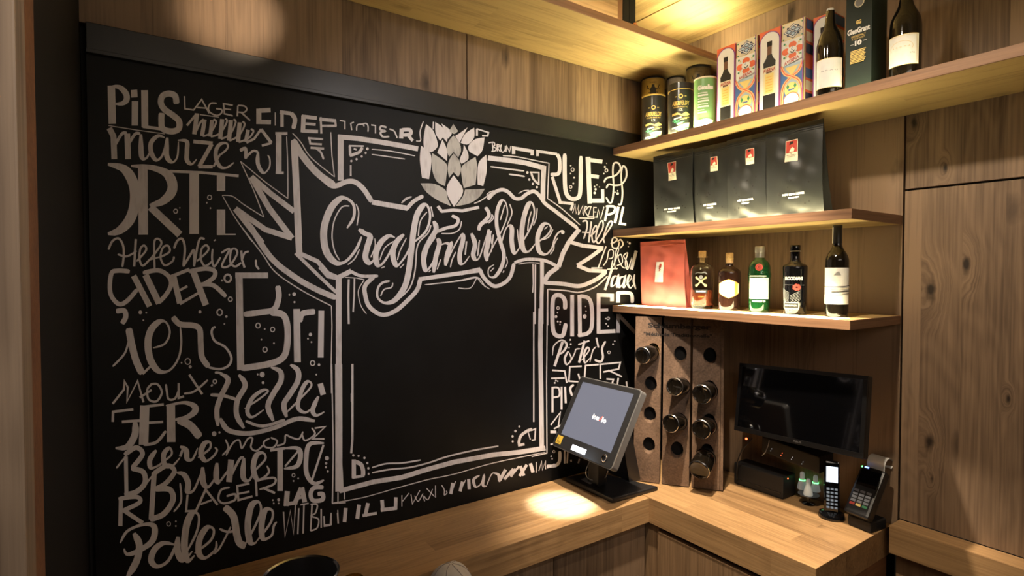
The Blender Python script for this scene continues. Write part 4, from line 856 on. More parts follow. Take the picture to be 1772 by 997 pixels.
# dark green carton
y0 = hit(1463, 100, 0, -.31).y; y1 = hit(1508, 100, 0, -.31).y
t = thing('whisky_carton', 'tall dark green whisky carton between the two beer bottles', 'box', (-.31, (y0+y1)/2, Z1T+.0002))
hh = .315; w_ = y0-y1; box('carton', (0, .098), (-w_/2, w_/2), (0, hh), 'carton_green', t, bevel=.001)
D = Decal(lambda u, v, l: (-l-.0004, -u, v)); z = lambda py: ztop(-.31, (y0+y1)/2, py)-Z1T
D.put(disc(.001, z(4), .014, .015), 'cream'); D.put(disc(.001, z(4), .011, .012), 'grey_print')
D.put(text2d('GG', .014, .012, bold=.05, cy=z(38)), 'gold_print')
D.put(text2d('GlenGrant', w_*.86, .017, bold=.05, cy=z(52)), 'white'); D.put(text2d('SINGLE MALT', w_*.55, .006, cy=z(61.5)), 'gold_print'); D.put(text2d('SCOTCH WHISKY', w_*.5, .005, cy=z(66)), 'gold_print')
D.put(text2d('10', .019, .015, bold=.06, cy=z(74)), 'white'); D.put(text2d('AGED', .010, .003, cx=-.017, cy=z(75)), 'white'); D.put(text2d('YEARS', .010, .003, cx=.018, cy=z(73)), 'white')
for k in range(9): D.put(rect(-.021, .021-(k % 3)*.002, z(87.5+k*2.6), z(86+k*2.6)), 'gold_print')
D.build('printed_text', t)

# ================================================================== COFFEE BAGS
def bag_fn(w_, h, d, seed, crimp=.93):
    rnd = random.Random(seed); ph = [rnd.uniform(0, 6) for _ in range(8)]
    def thick(u, v):           # half depth
        k = max(0, 1-v)**.75 if v < 1 else 0
        return d/2*(max(.04, k))*(1-.18*abs(2*u-1)**3)
    def wr(u, v):
        a = .0034*math.sin(9*v+5*u+ph[0])+.0020*math.sin(17*u-7*v+ph[1])+.001*math.sin(31*v+11*u+ph[2])
        return a*math.sin(math.pi*min(1, max(0, u)))*(1 if v > .04 else v/.04)*(.3 if v > crimp else 1)
    def side(u, v, s):
        wd = w_*(1-.0*v); lean = .5*d*0
        pin = 1-.02*math.sin(math.pi*v)-.0*v
        edge = 1-.22*abs(2*u-1)**4
        xf = -d/2*(.74+.26*math.sin(min(1, v/.42)*math.pi/2)-.10*max(0, v-.42))*(edge+(1-edge)*v); th = d*max(.03, (1-v)**.8)*edge
        return (xf+(0 if s > 0 else th)-(wr(u, v) if s > 0 else -wr(u, v)*.3), -(u-.5)*wd*pin, v*h)
    return side
def coffee_bag(name, label, xc, yc, z0, w_, h, d, seed, mat, rz=0, group=None, deco=None, fold=False):
    t = thing(name, label, 'bag', (xc, yc, z0+.0005), rz=rz, group=group)
    f = bag_fn(w_, h, d, seed); nu, nv = 22, 30; mb = MB(); vs = []
    for s in (1, -1):
        for j in range(nv+1):
            for i in range(nu+1): vs.append(f(i/nu, j/nv, s))
    o = (nu+1)*(nv+1); fs = []
    for s in (0, 1):
        for j in range(nv):
            for i in range(nu):
                a = s*o+j*(nu+1)+i; fs.append((a, a+1, a+nu+2, a+nu+1))
    for j in range(nv):
        for i in (0, nu):      # gusset, pleated inwards
            a, b = j*(nu+1)+i, (j+1)*(nu+1)+i
            m1 = len(vs); sgn = 1 if i == 0 else -1
            p1, p2 = f(i/nu, j/nv, 1), f(i/nu, (j+1)/nv, 1)
            q1, q2 = f(i/nu, j/nv, -1), f(i/nu, (j+1)/nv, -1); dep1 = abs(p1[0]-q1[0])*.2; dep2 = abs(p2[0]-q2[0])*.2
            vs += [((p1[0]+q1[0])/2, p1[1]-sgn*dep1, p1[2]), ((p2[0]+q2[0])/2, p2[1]-sgn*dep2, p2[2])]
            fs += [(a, b, m1+1, m1), (m1, m1+1, o+b, o+a)]
    for i in range(nu): fs += [(i, i+1, o+i+1, o+i), (nv*(nu+1)+i, nv*(nu+1)+i+1, o+nv*(nu+1)+i+1, o+nv*(nu+1)+i)]
    mb.add(vs, fs, mat).build('pouch', t, smooth=True)
    # heat sealed ribs near the top
    if not fold:
        mb = MB()
        for k in range(3):
            v = .905+.022*k; mb.tube([(f(u/12, v, 1)[0]-.0006, f(u/12, v, 1)[1], v*h) for u in range(13)], .0012, mat, 5)
        mb.build('seal_ribs', t, smooth=True)
    else:
        mb = MB(); mb.tube([(f(u/12, .93, 1)[0]-.001, f(u/12, .93, 1)[1], .93*h) for u in range(13)], .0012, mat, 5); mb.build('fold_line', t, smooth=True)
    if deco:
        def fn(u, v, l):
            p = f(u/w_+.5, v/h, 1); q = min(1, max(0, v/h)); return (p[0]-l-.0006, p[1], p[2])
        D = Decal(fn); D.grid = True; deco(D, w_, h); D.build('printed_label', t)
    return t
def sub(shape, n=6):  # subdivide a rectangle for curved surfaces
    v, f = shape; (x0, y0), (x1, y1) = v[0], v[2]
    return [(x0+(x1-x0)*i/n, y0+(y1-y0)*j/n) for j in range(n+1) for i in range(n+1)], [(j*(n+1)+i, j*(n+1)+i+1, (j+1)*(n+1)+i+1, (j+1)*(n+1)+i) for j in range(n) for i in range(n)]
def deco_black(cx, w1, h1, cy, tx, ty):
    def g(D, w_, h):
        x0, x1 = cx-w1/2, cx+w1/2; yt, yb = cy+h1/2, cy-h1/2; ym = yb+h1*.42
        D.put(sub(rect(x0, x1, yb, yt)), 'cream', 4); D.put(sub(rect(x0+.002, x1-.002, ym, yt-.002)), 'red_print', 8); 
        s = w1/.045
        D.put(([(cx-.008*s, yt-.017*s), (cx+.006*s, yt-.013*s), (cx+.006*s, yt-.005*s), (cx-.006*s, yt-.005*s)], [(0, 1, 2, 3)]), 'black_print', 12)
        D.put(([(cx-.008*s, ym+.002), (cx+.010*s, ym+.002), (cx+.012*s, ym+.012*s), (cx+.004*s, ym+.018*s), (cx-.003*s, ym+.012*s)], [tuple(range(5))]), 'cream', 12)
        D.put(disc(cx, ym-.004*s, .0018*s, n=6), 'black_print', 12)
        D.put(text2d('HOT BEAN', w1*.75, .0035*s, cx=cx, cy=ym-.009*s), 'ink_brown', 12); D.put(text2d('COFFEE', w1*.6, .003*s, cx=cx, cy=ym-.014*s), 'ink_brown', 12)
        D.put(text2d('HOT BEAN COFFEE', w_*.40, .007, bold=.04, cx=tx, cy=ty), 'paper', 10); D.put(text2d('ROASTERY', w_*.20, .005, bold=.04, cx=tx, cy=ty-.011), 'paper', 10)
        rnd = random.Random(int(w_*1e5))
        for k in range(9):
            D.put(disc(rnd.uniform(-.42, .42)*w_, rnd.uniform(.12, .5)*h, .003, n=8), 'gap_dark', 9)
    return g
XB = -DS+.066
bags = [((1129, 1198), 390, 269.5, (.508, .045, .75), 'black foil coffee bag, smallest and leftmost on the middle shelf'),
        ((1199, 1256), 383.5, 257.5, (.64, .05, .75), 'black foil coffee bag second from the left, overlapped by its right neighbour'),
        ((1256, 1322), 379, 242.5, (.63, .05, .75), 'black foil coffee bag between the narrowest bag and the biggest one'),
        ((1323, 1423), 372, 223, (.47, .055, .72), 'biggest black foil coffee bag, at the open right end of the row')]
for i, ((a, b), yb_, yt_, (lx, lw, ly), lab) in enumerate(bags):
    front = -DS+[.078, .084, .078, .072][i]
    ya = hit(a, 330, 0, front).y; yc_ = hit(b, 330, 0, front).y; w_ = ya-yc_; d_ = .080 if i < 3 else .075
    h = (ztop(front+d_/2*.98, (ya+yc_)/2, yt_)-Z2T)*1.025
    wide = 1.0 if i in (0, 3) else 1.04
    yb2 = (ya+yc_)/2-(w_*(wide-1)/2 if wide > 1 else 0)
    coffee_bag('coffee_bag', lab, front+d_/2, yb2, Z2T, w_*wide*.985, h, d_, 10+i, 'foil_black', group='black coffee bags on the middle shelf',
               deco=deco_black((lx-.5)*w_*.9, w_*.22, w_*.22*1.65, h*ly, (.02)*w_, h*.24))
def deco_red(D, w_, h):
    D.put(sub(rect(-.030, .012, h*.37, h*.68)), 'paper', 5)
    D.put(([(-.014, h*.60), (-.010, h*.655), (.002, h*.65), (0, h*.60), (-.005, h*.57)], [tuple(range(5))]), 'red_print', 9)
    D.put(line([(-.012, h*.585), (-.004, h*.56), (-.008, h*.54)], .004), 'red_print', 9)
ya = hit(1104, 480, 0, -.262).y; yb_ = hit(1181, 480, 0, -.262).y
h = ztop(-.25, (ya+yb_)/2, 417)-Z3T
coffee_bag('coffee_bag', 'upright red paper coffee bag with small white sticker on the lowest shelf', -.216, (ya+yb_)/2, Z3T, ya-yb_, h, .07, 44, 'red_paper', deco=deco_red, fold=True)

# ================================================================== LIQUOR BOTTLES ON THE LOWEST SHELF
G = 'liquor bottles on the lowest shelf'
# clear rum bottle
XL = -.225
P = hit(1215, 500, 0, XL); x, y = P.x, P.y; z = lambda py: ztop(x, y, py)-Z3T; R = lambda w_: rad(w_, x, y, 1.65)
t = thing('rum_bottle', 'round shouldered clear bottle of reddish rum with a cork, next to the red bag', 'bottle', (x, y, Z3T+.0004), group=G)
out = catmull([(R(30), 0), (R(39), .005), (R(41), z(520)), (R(42), z(480)), (R(40.5), z(468)), (R(34), z(461)), (R(22), z(457)), (R(14), z(454)), (R(13), z(450)), (R(13), z(447))], 5)
MB().lathe([(0, 0)]+out+[(R(9), z(447))]+[(max(.001, a-.003), b) for a, b in out[::-1] if b > .012]+[(0, .012)], 'clear_glass', 40).build('glass_body', t, smooth=True)
MB().lathe([(0, .0135), (R(35), .0135), (R(37), .018), (R(37.5), z(502)), (0, z(502))], 'rum_red', 36).build('rum_fill', t, smooth=True)
MB().lathe([(0, z(454)), (R(8.5), z(454)), (R(9), z(446.5)), (R(13), z(446)), (R(13.5), z(435.5)), (R(12), z(434.5)), (0, z(434.5))], 'cork', 24).build('cork', t, smooth=True)
fa = face_to_cam(x, y); e1 = [(R(19)*math.cos(fa+a), R(19)*math.sin(fa+a), z(444.5)) for a in (-1.57, 1.57)]
MB().tube([e1[0], e1[1]], .0024, 'clear_glass', 8).build('cork_pin', t, smooth=True)
D = Decal(on_cyl(R(42.5)+.0006, fa-.1), .006); cc = z(486)
for s in (-1, 1):
    D.put(line(catmull([(-s*.017, cc+.012), (0, cc-.002), (s*.017, cc-.020)], 4), .0055), 'emboss_gold'); D.put(disc(s*.017, cc+.012, .005, n=8), 'emboss_gold'); D.put(disc(s*.017, cc-.018, .006, n=8), 'emboss_gold')
    D.put(line(catmull([(s*.022, cc+.026), (s*.014, cc+.032), (0, cc+.030)], 3), .003), 'silver_plastic')
D.put(disc(0, cc+.014, .0075, .008, n=10), 'silver_plastic')
D.put(rect(-.024, .024, z(507), z(501)), 'black_print'); D.put(text2d('BUMBU', .034, .006, bold=.05, cy=z(504)), 'white'); D.put(text2d('XO RUM', .02, .004, cy=z(513)), 'amber_print')
D.build('embossed_badge', t)
# brown rum bottle with white octagon label
P = hit(1262, 500, 0, XL); x, y = P.x, P.y; z = lambda py: ztop(x, y, py)-Z3T; R = lambda w_: rad(w_, x, y, 1.65); fa = face_to_cam(x, y)
t = thing('rum_bottle', 'squat brown rum bottle with a white and orange label, between the clear and green bottles', 'bottle', (x, y, Z3T+.0004), group=G)
out = catmull([(R(34), 0), (R(38), .005), (R(39.5), z(515)), (R(40), z(478)), (R(37), z(469)), (R(24), z(464)), (R(14), z(461)), (R(12.5), z(456)), (R(12.5), z(450))], 5)
MB().lathe([(0, 0)]+out+[(0, z(450))], 'rum_brown', 40).build('bottle_body', t, smooth=True)
MB().lathe([(R(13), z(456)), (R(13.4), z(451)), (R(13), z(448)), (R(13.5), z(447)), (R(13.5), z(439)), (R(12), z(438)), (0, z(438))], 'cork', 24).build('stopper', t, smooth=True)
MB().lathe([(R(13.6), z(449)), (R(14), z(449)), (R(14), z(447.5)), (R(13.6), z(447.5))], 'gold_print', 24).build('neck_ring', t)
D = Decal(on_cyl(R(40.3)+.0006, fa-.05), .005)
def octo(k): 
    a, b = .041*k, (z(483)-z(516))/2*k; c0 = (z(483)+z(516))/2
    return [(-a, c0-b*.45), (-a*.55, c0-b*.75), (0, c0-b), (a*.55, c0-b*.75), (a, c0-b*.45), (a, c0+b*.5), (a*.5, c0+b*.8), (0, c0+b), (-a*.5, c0+b*.8), (-a, c0+b*.5)], [tuple(range(10))]
D.put(octo(1.0), 'amber_print'); D.put(octo(.93), 'white'); q = octo(.93)
D.put(([(.020, z(512)), (.034, z(508)), (.034, z(490)), (.022, z(487))], [(0, 1, 2, 3)]), 'amber_print'); D.put(disc(0, z(491), .0055, n=14, ring=.0012), 'red_print'); D.put(line([(0, z(491)-.003), (0, z(491)+.004)], .002), 'red_print')
D.build('label', t)
# green gin bottle
P = hit(1314, 500, 0, XL); x, y = P.x, P.y; z = lambda py: ztop(x, y, py)-Z3T; R = lambda w_: rad(w_, x, y, 1.65); fa = face_to_cam(x, y)
t = thing('gin_bottle', 'green gin bottle with silver cap, red seal and plain white label', 'bottle', (x, y, Z3T+.0004), group=G)
out = catmull([(R(32), 0), (R(36), .005), (R(37.5), z(515)), (R(39), z(485)), (R(41), z(478)), (R(41), z(474)), (R(39), z(470)), (R(38), z(462)), (R(32), z(455)), (R(20), z(449)), (R(16), z(446))], 5)
MB().lathe([(0, 0)]+out+[(0, z(446))], 'green_glass', 40).build('bottle_body', t, smooth=True)
MB().lathe([(R(16.2), z(446.5)), (R(16.5), z(438)), (R(15.8), z(437)), (R(17), z(436)), (R(17), z(428)), (R(15.5), z(426.8)), (0, z(426.8))], 'silver_plastic', 28).build('cap', t, smooth=True)
D = Decal(on_cyl(R(40)+.0006, fa-.06), .005)
D.put(rect(-.036, .036, z(517), z(481)), 'white'); D.put(rect(-.035, .035, z(513.6), z(513)), 'green_print'); D.put(rect(-.035, .035, z(484.5), z(484)), 'green_print')
D.put(rect(-.034, .026, z(479), z(477)), 'cream')
D.build('label', t)
D = Decal(on_cyl(R(38.5)+.0006, fa-.05), .005); D.put(disc(0, z(463), .0125, n=18), 'red_print'); D.put(disc(0, z(463), .009, n=16, ring=.001), 'ink_brown'); D.put(text2d('G', .008, .009, bold=.03, cy=z(463)), 'ink_brown'); D.build('red_seal', t)
D = Decal(on_cyl(R(37.8)+.0006, fa-.06), .005); D.put(text2d('LONDON DRY GIN', .046, .006, bold=.04, cy=z(521)), 'white'); D.build('raised_lettering', t)
# black gin bottle
P = hit(1375.5, 500, 0, XL); x, y = P.x, P.y; z = lambda py: ztop(x, y, py)-Z3T; R = lambda w_: rad(w_, x, y, 1.65); fa = face_to_cam(x, y)
t = thing('gin_bottle', 'black square shouldered gin bottle with white writing and a red berry print', 'bottle', (x, y, Z3T+.0004), group=G)
out = [(R(38), 0), (R(40.5), .004), (R(41.5), z(515)), (R(44), z(464)), (R(43.5), z(461)), (R(40), z(459)), (R(24), z(456)), (R(18.5), z(452)), (R(17), z(444)), (R(17), z(436)), (R(18), z(435)), (R(18.5), z(426)), (R(17), z(424.5))]
MB().lathe([(0, 0)]+out+[(0, z(424.5))], 'black_gloss', 40).build('bottle_body', t, smooth=True)
MB().lathe([(R(18.3), z(435.5)), (R(18.8), z(435.5)), (R(18.8), z(434.5)), (R(18.3), z(434.5))], 'cream', 24).build('neck_ring', t)
D = Decal(lambda u, v, l, r0=R(41.5), r1=R(44): on_cyl((r0+(r1-r0)*max(0, min(1, v/.22)))+.0008, fa-.12)(u, v, l), .005)
D.put(text2d('BROCKMANS', .060, .012, bold=.05, cy=z(482)), 'white'); D.put(rect(-.030, .036, z(493.5), z(493)), 'grey_print')
for k in range(7):
    a = k*.9; D.put(disc(.010+.008*math.cos(a), z(497)+.007*math.sin(a), .0052, n=7), 'red_print')
for k in range(13):
    z_ = z(538)+k*.0052; D.put(line([(-.034, z_+.014), (-.012, z_)], .0012), 'grey_print'); 
    if k < 11: D.put(line([(-.008, z_), (.018, z_+.016)], .0012), 'grey_print')
D.put(rect(-.028, .016, z(534), z(522.5)), 'key_grey'); D.put(rect(-.026, .014, z(532.5), z(524)), 'black_print'); D.put(text2d('PREMIUM GIN', .034, .005, cx=-.006, cy=z(528)), 'paper')
D.build('printed_label', t)
# wine bottle
P = hit(1448, 500, 0, XL); x, y = P.x, P.y; z = lambda py: ztop(x, y, py)-Z3T; R = lambda w_: rad(w_, x, y, 1.65); fa = face_to_cam(x, y)
t = thing('wine_bottle', 'tall dark wine bottle with a cream label, furthest right on the lowest shelf', 'bottle', (x, y, Z3T+.0004), group=G)
hcap = min(z(388), Z2-Z3T-.006)
zz = lambda py: hcap-(z(388)-z(py))*hcap/z(388)
out = catmull([(R(38), 0), (R(41), .004), (R(42), zz(500)), (R(42), zz(456)), (R(40.5), zz(447)), (R(33), zz(438)), (R(22), zz(430)), (R(17), zz(423)), (R(15.5), zz(410))], 5)
MB().lathe([(0, 0)]+out+[(0, zz(410))], 'dark_glass', 40).build('bottle_body', t, smooth=True)
MB().lathe([(R(16.6), zz(428)), (R(16.4), zz(410)), (R(16.2), zz(394)), (R(17.2), zz(393)), (R(17.2), zz(389)), (R(16), zz(388)), (0, zz(388))], 'black_plastic', 28).build('capsule', t, smooth=True)
D = Decal(on_cyl(R(42.4)+.0006, fa-.03), .005); lw = R(42)*1.35
D.put(rect(-lw, lw, zz(526), zz(463)), 'paper'); 
rnd = random.Random(2)
for k in range(9):
    z_ = zz(511)+k*.0035; a = rnd.uniform(-lw, -lw*.3); D.put(line(catmull([(a, z_), (0, z_+.003*rnd.uniform(-1, 1)), (lw, z_+.004)], 4), rnd.uniform(.001, .003)), rnd.choice(['gold_print', 'cream', 'grey_print', 'gold_print', 'ink_brown']))
D.put(([(-.008, zz(476)), (.012, zz(476)), (.006, zz(469)), (.0, zz(471))], [(0, 1, 2, 3)]), 'grey_print')
D.build('label', t)
D = Decal(on_cyl(R(17.2)+.0006, fa-1.15), .004); D.put(rect(-.003, .003, zz(420), zz(392)), 'paper'); D.build('tax_strip', t)

# ================================================================== TILL
PT = thing('touch_till', 'black touch screen till on the long counter, tilted screen lit grey', 'till', (-.530, -.150, CT+.0006))
T0 = Vector(PT.location)
# base
bpts = [hit(978, 833, 2, CT), hit(1060, 872, 2, CT), hit(1139, 850, 2, CT), hit(1035, 812, 2, CT)]
b2 = [(p.x-T0.x, p.y-T0.y) for p in bpts]; b2[3] = (b2[0][0]+b2[2][0]-b2[1][0], b2[0][1]+b2[2][1]-b2[1][1])
b2[3] = (.03, .09)
b2 = [(max(a, -.3), min(b, .135)) for a, b in b2]
mb = MB(); mb.add([(a, b, z_) for z_ in (0, .018) for a, b in b2], [(3, 2, 1, 0), (4, 5, 6, 7)]+[(k, (k+1) % 4, 4+(k+1) % 4, 4+k) for k in range(4)], 'black_plastic'); mb.build('base_plate', PT, bevel=.006)
sc = bpy.data.objects.new('screen_unit', None); COL.objects.link(sc); sc.parent = PT
Mx = Vector((-.076, -.997, 0)).normalized(); nn = Vector((-.997, .076, 0)).normalized()
ti = .512; upv = Vector((0, 0, 1))*math.cos(ti)-nn*math.sin(ti); nrm = Mx.cross(upv)
ro = .019; r2 = Mx*math.cos(ro)+upv*math.sin(ro); u2 = upv*math.cos(ro)-Mx*math.sin(ro); nrm = r2.cross(u2)
c0 = Vector((-.626, -.187, 1.184))-T0
sc.matrix_local = Matrix(((r2.x, u2.x, nrm.x, c0.x), (r2.y, u2.y, nrm.y, c0.y), (r2.z, u2.z, nrm.z, c0.z), (0, 0, 0, 1)))
bpy.context.view_layer.update()
def pt(o): o.parent = sc; return o
W2, H2 = .18, .152
def slab(name, w_, h_, r, z0, z1, mat, par, bev=0):
    P = [(sx*(w_-r)+r*math.cos(q), sy*(h_-r)+r*math.sin(q)) for sx, sy, q0 in ((1, 1, 0), (-1, 1, 90), (-1, -1, 180), (1, -1, 270)) for q in [math.radians(q0+15*k) for k in range(7)]]
    n_ = len(P); return MB().add([(x, y, z0) for x, y in P]+[(x, y, z1) for x, y in P], [tuple(range(n_))[::-1], tuple(range(n_, 2*n_))]+[(k, (k+1) % n_, n_+(k+1) % n_, n_+k) for k in range(n_)], mat).build(name, par, smooth=True)
slab('housing', W2, H2, .014, -.030, -.001, 'grey_plastic', sc)
slab('metal_rim', W2+.0006, H2+.0006, .0145, -.004, -.0012, 'silver_plastic', sc)
slab('bezel', W2-.003, H2-.003, .012, -.004, .0012, 'black_matt', sc)
D = Decal(lambda u, v, l: (u, v, .0014+l)); D.put(rect(-.150, .150, -.098, .130), 'screen_on'); D.build('screen', sc)
D = Decal(lambda u, v, l: (u, v, .0017+l)); D.put(text2d('lon', .038, .020, bold=.05, cx=-.004+.01, cy=.008), 'logo_white'); D.put(text2d('lo', .026, .020, bold=.05, cx=.055, cy=.006), 'logo_white'); D.put(line([(.030, -.002), (.040, .018)], .004), 'logo_red'); D.build('screen_logo', sc, label='white rounded logo with a red slash')
D = Decal(lambda u, v, l: (u, v, .0014+l)); D.put(rect(-.165, -.130, -.138, -.105), 'sticker_gold'); D.put(text2d('i', .004, .014, cx=-.156, cy=-.119), 'black_print'); D.put(text2d('scan', .02, .008, cx=-.147, cy=-.130), 'black_print'); D.build('gold_sticker', sc)
D = Decal(lambda u, v, l: (u, v, .0014+l)); D.put(rect(-.060, .026, -.140, -.119), 'display_white'); D.build('lit_display', sc, label='small glowing white display')
MB().lathe([(.013, 0), (.0145, .0015), (.013, .003), (.011, .0015), (.010, .001), (0, .001)], 'chrome', 24, c=(.130, -.123, .0012)).build('power_button', sc, smooth=True)
# neck
a0 = c0-nrm*.032
neck = MB(); 
def quad_prism(pts, dx):
    n_ = len(pts); vs = [(x_, y_+s*dx, z_) for s in (-1, 1) for x_, y_, z_ in pts]
    return vs, [tuple(range(n_)), tuple(range(n_, 2*n_))[::-1]]+[(k, (k+1) % n_, n_+(k+1) % n_, n_+k) for k in range(n_)]
vs, fs = quad_prism([(.06, -.01, .018), (.115, -.01, .018), (.035, -.01, .32), (.0, -.01, .30)], .065); neck.add(vs, fs, 'black_plastic').build('stand_arm', PT, bevel=.004)
vs, fs = quad_prism([(-.075, -.01, .018), (-.035, -.01, .018), (-.05, -.01, .24), (-.075, -.01, .18)], .03); MB().add(vs, fs, 'black_matt').build('front_support', PT, bevel=.003)
D = Decal(lambda u, v, l: (u, v, .0185+l)); ax_, ay_ = b2[0]
D.put(([(b2[0][0]+.03, b2[0][1]-.06), (b2[0][0]+.065, b2[0][1]-.055), (b2[0][0]+.06, b2[0][1]-.115), (b2[0][0]+.025, b2[0][1]-.12)], [(0, 1, 2, 3)]), 'silver_plastic'); D.build('base_label', PT)
cable = [hit(1020, 800, 2, 1.0), hit(1014, 815, 2, .97), hit(1018, 828, 2, .94), hit(1036, 832, 2, .93), hit(1048, 826, 2, .95), hit(1052, 815, 2, 1.0)]
MB().tube([p-T0 for p in catmull([tuple(p) for p in cable], 6) for p in [Vector(p)]], .0018, 'silver_plastic', 8).build('cable', PT, smooth=True, label='thin white cable loop')

# ================================================================== RIDDLING RACK WITH BOTTLES
rb = Vector((-.419, -.192, CT+.002)); rdir = Vector((-.222+.419, -.467+.192, 0)).normalized(); RW = .338
lean = math.radians(4.8); rn = Vector((rdir.y, -rdir.x, 0)); 
if rn.dot(Vector((CAM.x, CAM.y, 0))-Vector((rb.x, rb.y, 0))) < 0: rn = -rn
rup = Vector((0, 0, 1))*math.cos(lean)-rn*math.sin(lean); rnn = rdir.cross(rup)
rack = thing('riddling_rack', 'dark oak three board bottle rack leaning in the corner under the lowest shelf', 'rack', tuple(rb+Vector((0, 0, .003))))
rack.matrix_world = Matrix(((rdir.x, rup.x, rnn.x, rb.x), (rdir.y, rup.y, rnn.y, rb.y), (rdir.z, rup.z, rnn.z, rb.z+.003), (0, 0, 0, 1)))
bpy.context.view_layer.update(); RI = rack.matrix_world.inverted()
def on_rack(px, py, lift=0):          # point of the rack face plane seen at a pixel, in rack coordinates
    o = rack.matrix_world.translation+rnn*lift; r_ = ray(px, py); k = (o-CAM).dot(rnn)/r_.dot(rnn); return RI @ (CAM+r_*k)
PW = RW/3; HR = .664
holes = {0: [(1130.5, 608), (1126, 665.5), (1124.5, 718), (1122.7, 771)], 1: [(1177.3, 613.6), (1176, 668), (1176, 729), (1171.5, 779)], 2: [(1228.5, 616.4), (1228, 673), (1227, 731), (1223.5, 783)]}
for i in range(3):
    x0, x1 = i*PW+.0015, (i+1)*PW-.008
    bm = bmesh.new(); hs = []
    for px, py in holes[i]:
        q = on_rack(px, py); hs.append((min(x1-.028, max(x0+.028, q.x)), q.y))
    hs.sort(key=lambda q: q[1])
    # front face built as rows of quads around each hole
    ybreak = [0]+[(hs[k][1]+hs[k+1][1])/2 for k in range(3)]+[HR]
    rx, ry, n_ = .0245, .0335, 24
    mb = MB(); vs, fs = [], []
    for k in range(4):
        hx, hy = hs[k]; lo, hi = ybreak[k], ybreak[k+1]; base = len(vs); ring, outr, inn = [], [], []
        for j in range(n_):
            a = 2*math.pi*j/n_+math.pi/4; cx_, sy_ = math.cos(a), math.sin(a)
            m_ = max(abs(cx_), abs(sy_)); ox_, oy_ = cx_/m_, sy_/m_
            X_ = hx+(ox_*(x1-hx) if ox_ > 0 else ox_*(hx-x0)); Y_ = hy+(oy_*(hi-hy) if oy_ > 0 else oy_*(hy-lo))
            vs.append((X_, Y_, 0))
        for j in range(n_):
            a = 2*math.pi*j/n_+math.pi/4; vs.append((hx+rx*math.cos(a), hy+ry*math.sin(a), 0))
        for j in range(n_):
            a = 2*math.pi*j/n_+math.pi/4; vs.append((hx+rx*math.cos(a), hy+.006+ry*.9*math.sin(a), -.0215))
        for j in range(n_):
            jn = (j+1) % n_
            fs += [(base+j, base+jn, base+n_+jn, base+n_+j), (base+n_+j, base+n_+jn, base+2*n_+jn, base+2*n_+j)]
    b0 = len(vs); vs += [(x0, 0, -.022), (x1, 0, -.022), (x1, HR, -.022), (x0, HR, -.022), (x0, 0, 0), (x1, 0, 0), (x1, HR, 0), (x0, HR, 0)]
    fs += [(b0, b0+4, b0+5, b0+1), (b0+1, b0+5, b0+6, b0+2), (b0+2, b0+6, b0+7, b0+3), (b0+3, b0+7, b0+4, b0)]
    mb.add(vs, fs, 'oak_rack'); o = mb.build('plank', rack)
    box('back_board', (x0, x1), (0, HR), (-.036, -.0225), 'dark_paint_and_shade', rack)  # near black puts the shade of the deep holes into its colour
box('side_rail', (RW-.0065, RW+.004), (0, HR), (-.036, 0), 'oak_rack', rack, bevel=.001)
D = Decal(lambda u, v, l: (u, v, .0004+l)); D.put(text2d('Schlumberger', RW*.72, .026, bold=.045, cx=RW*.51, cy=on_rack(1180, 566).y), 'ink_brown')
D.put(text2d('"Méthode Traditionnelle"', RW*.78, .014, bold=.035, cx=RW*.49, cy=on_rack(1180, 580).y), 'ink_brown'); D.build('burnt_lettering', rack)
ends = [((1130.5, 610), (1111.4, 615.3), 14.6, 'mini bottle in the top left hole of the rack, beside the chalkboard'), ((1183, 668), (1167, 669.5), 15.5, 'mini bottle in the upper filled hole of the rack\'s middle board'),
        ((1179, 729), (1160, 733), 15.5, 'mini bottle in the lower filled hole of the rack\'s middle board'), ((1229, 674), (1214, 682.5), 17, 'mini bottle in the highest filled hole of the rack\'s right board'),
        ((1228, 735), (1213, 743), 17, 'mini bottle in the middle filled hole of the rack\'s right board'), ((1224, 787), (1209.5, 814), 18.5, 'drooping mini bottle in the lowest hole of the rack\'s right board')]
for (h0, h1, rp, lab) in ends:
    q = on_rack(*h0, lift=-.006); A_ = rack.matrix_world @ q
    B_ = (lambda o, r_: CAM+r_*((o-CAM).dot(rnn)/r_.dot(rnn)))(rack.matrix_world.translation+rnn*.088, ray(*h1))
    ax_ = (B_-A_); Ln = ax_.length; rr = rad(rp*2, B_.x, B_.y, B_.z)*1.03
    M = ax_.to_track_quat('Z', 'Y').to_matrix().to_4x4()
    t = thing('sparkling_bottle', lab, 'bottle', tuple(A_), group='mini sparkling bottles in the rack'); t.rotation_euler = M.to_euler()
    rn_ = .0135
    MB().lathe([(0, -.04), (rn_*.8, -.04), (rn_, -.03), (rn_*1.1, -.022), (rr*.62, -.008), (rr*.82, .004), (rr*.95, .020), (rr, .034), (rr, Ln-.006), (rr*.93, Ln-.001), (rr*.86, Ln), (rr*.80, Ln-.0015), (rr*.5, Ln-.004), (rr*.2, Ln-.0052), (0, Ln-.0055)], 'dark_glass', 36).build('bottle_body', t, smooth=True)
    MB().lathe([(rr*.95, Ln-.0008), (rr*.98, Ln-.0025), (rr*1.004, Ln-.0032), (rr*1.004, Ln-.0018), (rr*.945, Ln+.0004)], 'steel', 36).build('foot_rim', t, smooth=True)
    MB().lathe([(rn_*1.05, -.03), (rn_*1.2, -.021), (rr*.68, -.008), (rr*.86, .004), (rr*.99, .019)], 'brass' if 'top left' in lab else 'foil_black', 28).build('neck_foil', t, smooth=True)

